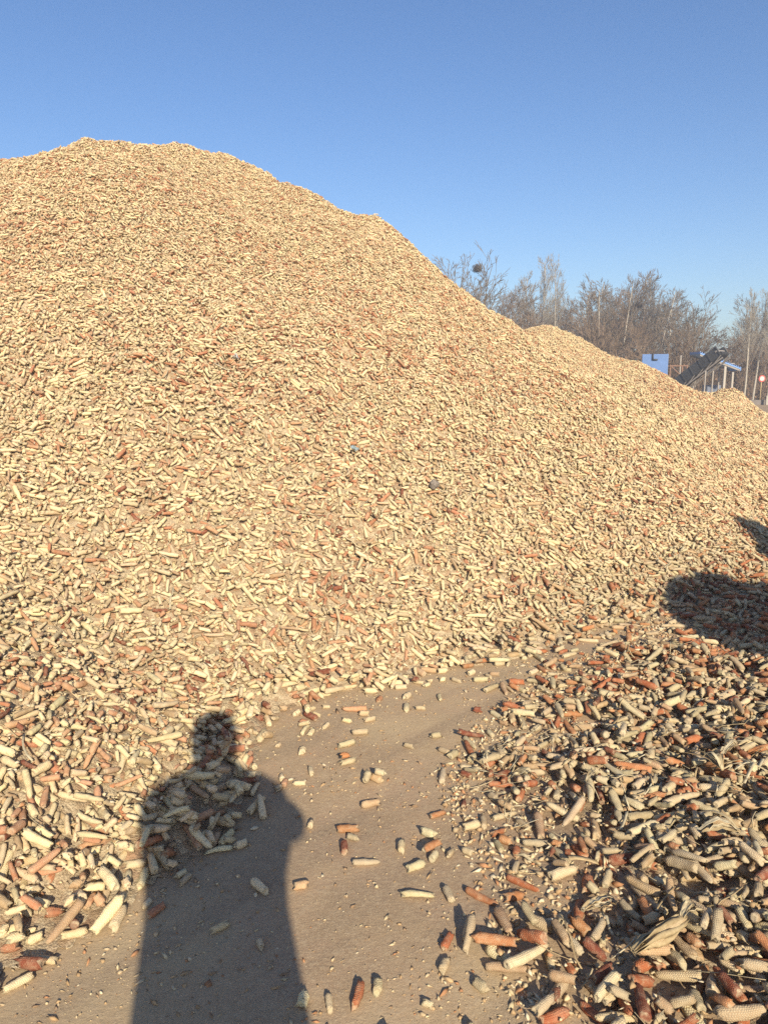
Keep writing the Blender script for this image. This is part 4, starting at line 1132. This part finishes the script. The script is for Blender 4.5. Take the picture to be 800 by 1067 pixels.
for s_ in (-1, 1):
    b = len(bv)
    bv += [(s_*.10, 0, .90, .085), (s_*.105, .01, .52, .06), (s_*.11, -.01, .12, .042), (s_*.115, .12, .045, .038)]
    be += [(0, b), (b, b+1), (b+1, b+2), (b+2, b+3)]
    b = len(bv); wx = hx+s_*.075
    bv += [(s_*.17, 0, 1.48, .062), (s_*.20, .08, 1.405, .045), ((s_*.20+wx)/2, .20, 1.40, .036), (wx, .30, 1.405, .026)]
    be += [(2, b), (b, b+1), (b+1, b+2), (b+2, b+3)]
    # palm and fingers closing on the phone's edge
    w0 = b+3; c = len(bv); bv += [(hx+s_*.062, .335, 1.425, .024, .013)]; be += [(w0, c)]
    for f_ in range(4):
        zz = 1.398+.021*f_; ln = (.8, .95, 1, .9)[f_]; e = len(bv)
        bv += [(hx+s_*.066, .362, zz, .0085), (hx+s_*(.066-.014*ln), .378, zz+.003, .0078), (hx+s_*(.066-.036*ln), .374, zz+.005, .0065)]; be += [(c, e), (e, e+1), (e+1, e+2)]
    e = len(bv); bv += [(hx+s_*.050, .322, 1.452, .010), (hx+s_*.030, .330, 1.462, .0085)]; be += [(c, e), (e, e+1)]
body = skin('body', bv, be, M_SKIN, root)
def ell(cx, cy, z, a, b, n=24, sq=0.0): return [(cx+a*math.cos(2*PI*i/n), cy+b*math.sin(2*PI*i/n), z+.006*math.sin(5*2*PI*i/n+z*9)) for i in range(n)]
m = MB()
m.loft([ell(0, 0, 1.635, .072, .075), ell(0, 0, 1.61, .115, .10), ell(0, 0, 1.575, .172, .12), ell(0, .005, 1.52, .222, .135), ell(0, .01, 1.45, .242, .145), ell(-.01, .01, 1.37, .238, .148), ell(-.02, .01, 1.29, .212, .146), ell(-.022, .01, 1.2, .200, .145), ell(-.022, 0, 1.0, .205, .15), ell(-.02, 0, .78, .215, .165), ell(-.025, 0, .52, .24, .185), ell(-.025, 0, .42, .245, .19)])
for s_ in (-1, 1):
    wx = hx+s_*.078
    def ring_at(p, dvec, r_):
        dvec = Vector(dvec).normalized(); uu = dvec.cross(Vector((0, 0, 1))).normalized(); vv = uu.cross(dvec)
        return [tuple(Vector(p)+uu*r_*math.cos(2*PI*i/16)+vv*r_*math.sin(2*PI*i/16)) for i in range(16)]
    m.loft([ring_at((s_*.13, 0, 1.51), (s_, .1, -.3), .10), ring_at((s_*.185, .03, 1.46), (s_*.7, .4, -.5), .092), ring_at((s_*.200, .08, 1.405), (s_*.1, 1, 0), .076), ring_at(((s_*.200+wx)/2, .19, 1.40), (wx-s_*.232, .22, 0), .066), ring_at((wx, .285, 1.405), (wx-s_*.232, .22, 0), .046)])
m.build('coat', M_COAT, root, True)
m = MB(); m.loft([ell(0, -.012, 1.69, .086, .092), ell(0, -.008, 1.76, .092, .106), ell(0, -.002, 1.81, .088, .104), ell(0, .0, 1.85, .066, .082), ell(0, .0, 1.872, .03, .04)]); m.build('hair', M_HAIR, root, True)
m = MB()
for s_ in (-1, 1): m.box((s_*.032, .104, 1.715), (.022, .012, .010), None, .004)
m.build('eyes', M_HAIR, root)
m = MB(); m.loft([[(-.014, .098, 1.685), (.014, .098, 1.685), (.012, .118, 1.682), (-.012, .118, 1.682)], [(-.006, .098, 1.725), (.006, .098, 1.725), (.005, .104, 1.722), (-.005, .104, 1.722)]]); m.build('nose', M_SKIN, root, True)
m = MB(); m.box((0, .100, 1.655), (.046, .010, .012), None, .004); m.build('mouth', simple_mat('lips', (.34, .15, .12), .5), root)
for s_ in (-1, 1):
    m = MB(); m.box((s_*.105, .01, 0.05), (.10, .27, .10), None, .035); m.build('shoe', M_HAIR, root)
    m = MB(); m.loft([ell(s_*.105, 0, .09, .062, .066, 16), ell(s_*.105, .005, .30, .068, .072, 16), ell(s_*.10, .005, .55, .082, .085, 16), ell(s_*.09, 0, .9, .10, .10, 16)]); m.build('trouser_leg', M_TROU, root, True)
ph = MB(); ph.box((0, 0, 0), (.072, .009, .150), None, .0035)
ph = ph.build('phone', M_PHONE); ph.location = (0, -.014, CAMH-.035); tag(ph, 'black phone held upright in the person\'s hands', 'phone')
m = MB(); m.tube((0, .0046, .035), (0, .0068, .035), .009, n=20); m.build('lens', M_DARK, ph)
# ------------------------------------------------------------------ the air
hb = MB(); hb.box((0, 300, 7.5), (1900, 2500, 18))
hz = bpy.data.materials.new('haze'); hz.use_nodes = True; hn = hz.node_tree.nodes
hn.remove(hn['Principled BSDF']); pv = hn.new('ShaderNodeVolumePrincipled'); pv.inputs['Density'].default_value = HAZE; pv.inputs['Color'].default_value = (.86, .90, .97, 1); pv.inputs['Anisotropy'].default_value = 0.2
hz.node_tree.links.new(pv.outputs[0], hn['Material Output'].inputs['Volume'])
tag(hb.build('haze', hz), 'thin pale haze over the yard and the far trees', 'haze', kind='stuff')
# ------------------------------------------------------------------ light, sky, camera
w = bpy.data.worlds.new('World'); sc.world = w; w.use_nodes = True
wn = w.node_tree.nodes; bg = wn['Background']
sky = wn.new('ShaderNodeTexSky'); sky.sky_type = 'NISHITA'; sky.sun_disc = False
sun_dir = Vector((-math.sin(SUN_AZ)*math.cos(SUN_EL), -math.cos(SUN_AZ)*math.cos(SUN_EL), math.sin(SUN_EL)))   # toward the sun
sky.sun_elevation = SUN_EL
sky.sun_rotation = math.atan2(sun_dir.x, sun_dir.y)
sky.altitude = 50; sky.air_density = 1.0; sky.dust_density = 0.6; sky.ozone_density = 3.0
hs = wn.new('ShaderNodeHueSaturation'); hs.inputs['Saturation'].default_value = 1.15; hs.inputs['Hue'].default_value = 0.507
w.node_tree.links.new(sky.outputs[0], hs.inputs['Color']); w.node_tree.links.new(hs.outputs[0], bg.inputs[0]); bg.inputs[1].default_value = 0.083
sl = bpy.data.lights.new('sun', 'SUN'); sl.energy = 4.2; sl.angle = math.radians(0.55); sl.color = (1.0, 0.90, 0.72)
so = bpy.data.objects.new('sun', sl); COL.objects.link(so)
so.rotation_euler = (-sun_dir).to_track_quat('-Z', 'Y').to_euler(); so.location = sun_dir*40

cam = bpy.data.cameras.new('camera'); co = bpy.data.objects.new('camera', cam); COL.objects.link(co)
cam.sensor_fit = 'VERTICAL'; cam.sensor_height = 24.0; cam.lens = 24.0*FPX/1067.0
cam.clip_start = 0.01; cam.clip_end = 4000
co.location = (0, 0, CAMH); co.rotation_euler = (PI/2-PITCH, 0, 0)
sc.camera = co
sc.view_settings.view_transform = 'Standard'; sc.view_settings.look = 'None'; sc.view_settings.gamma = 1
sc.view_settings.exposure = 0.88
sc.cycles.max_bounces = 5; sc.cycles.diffuse_bounces = 3; sc.cycles.glossy_bounces = 2; sc.cycles.transmission_bounces = 2
sc.cycles.use_denoising = False
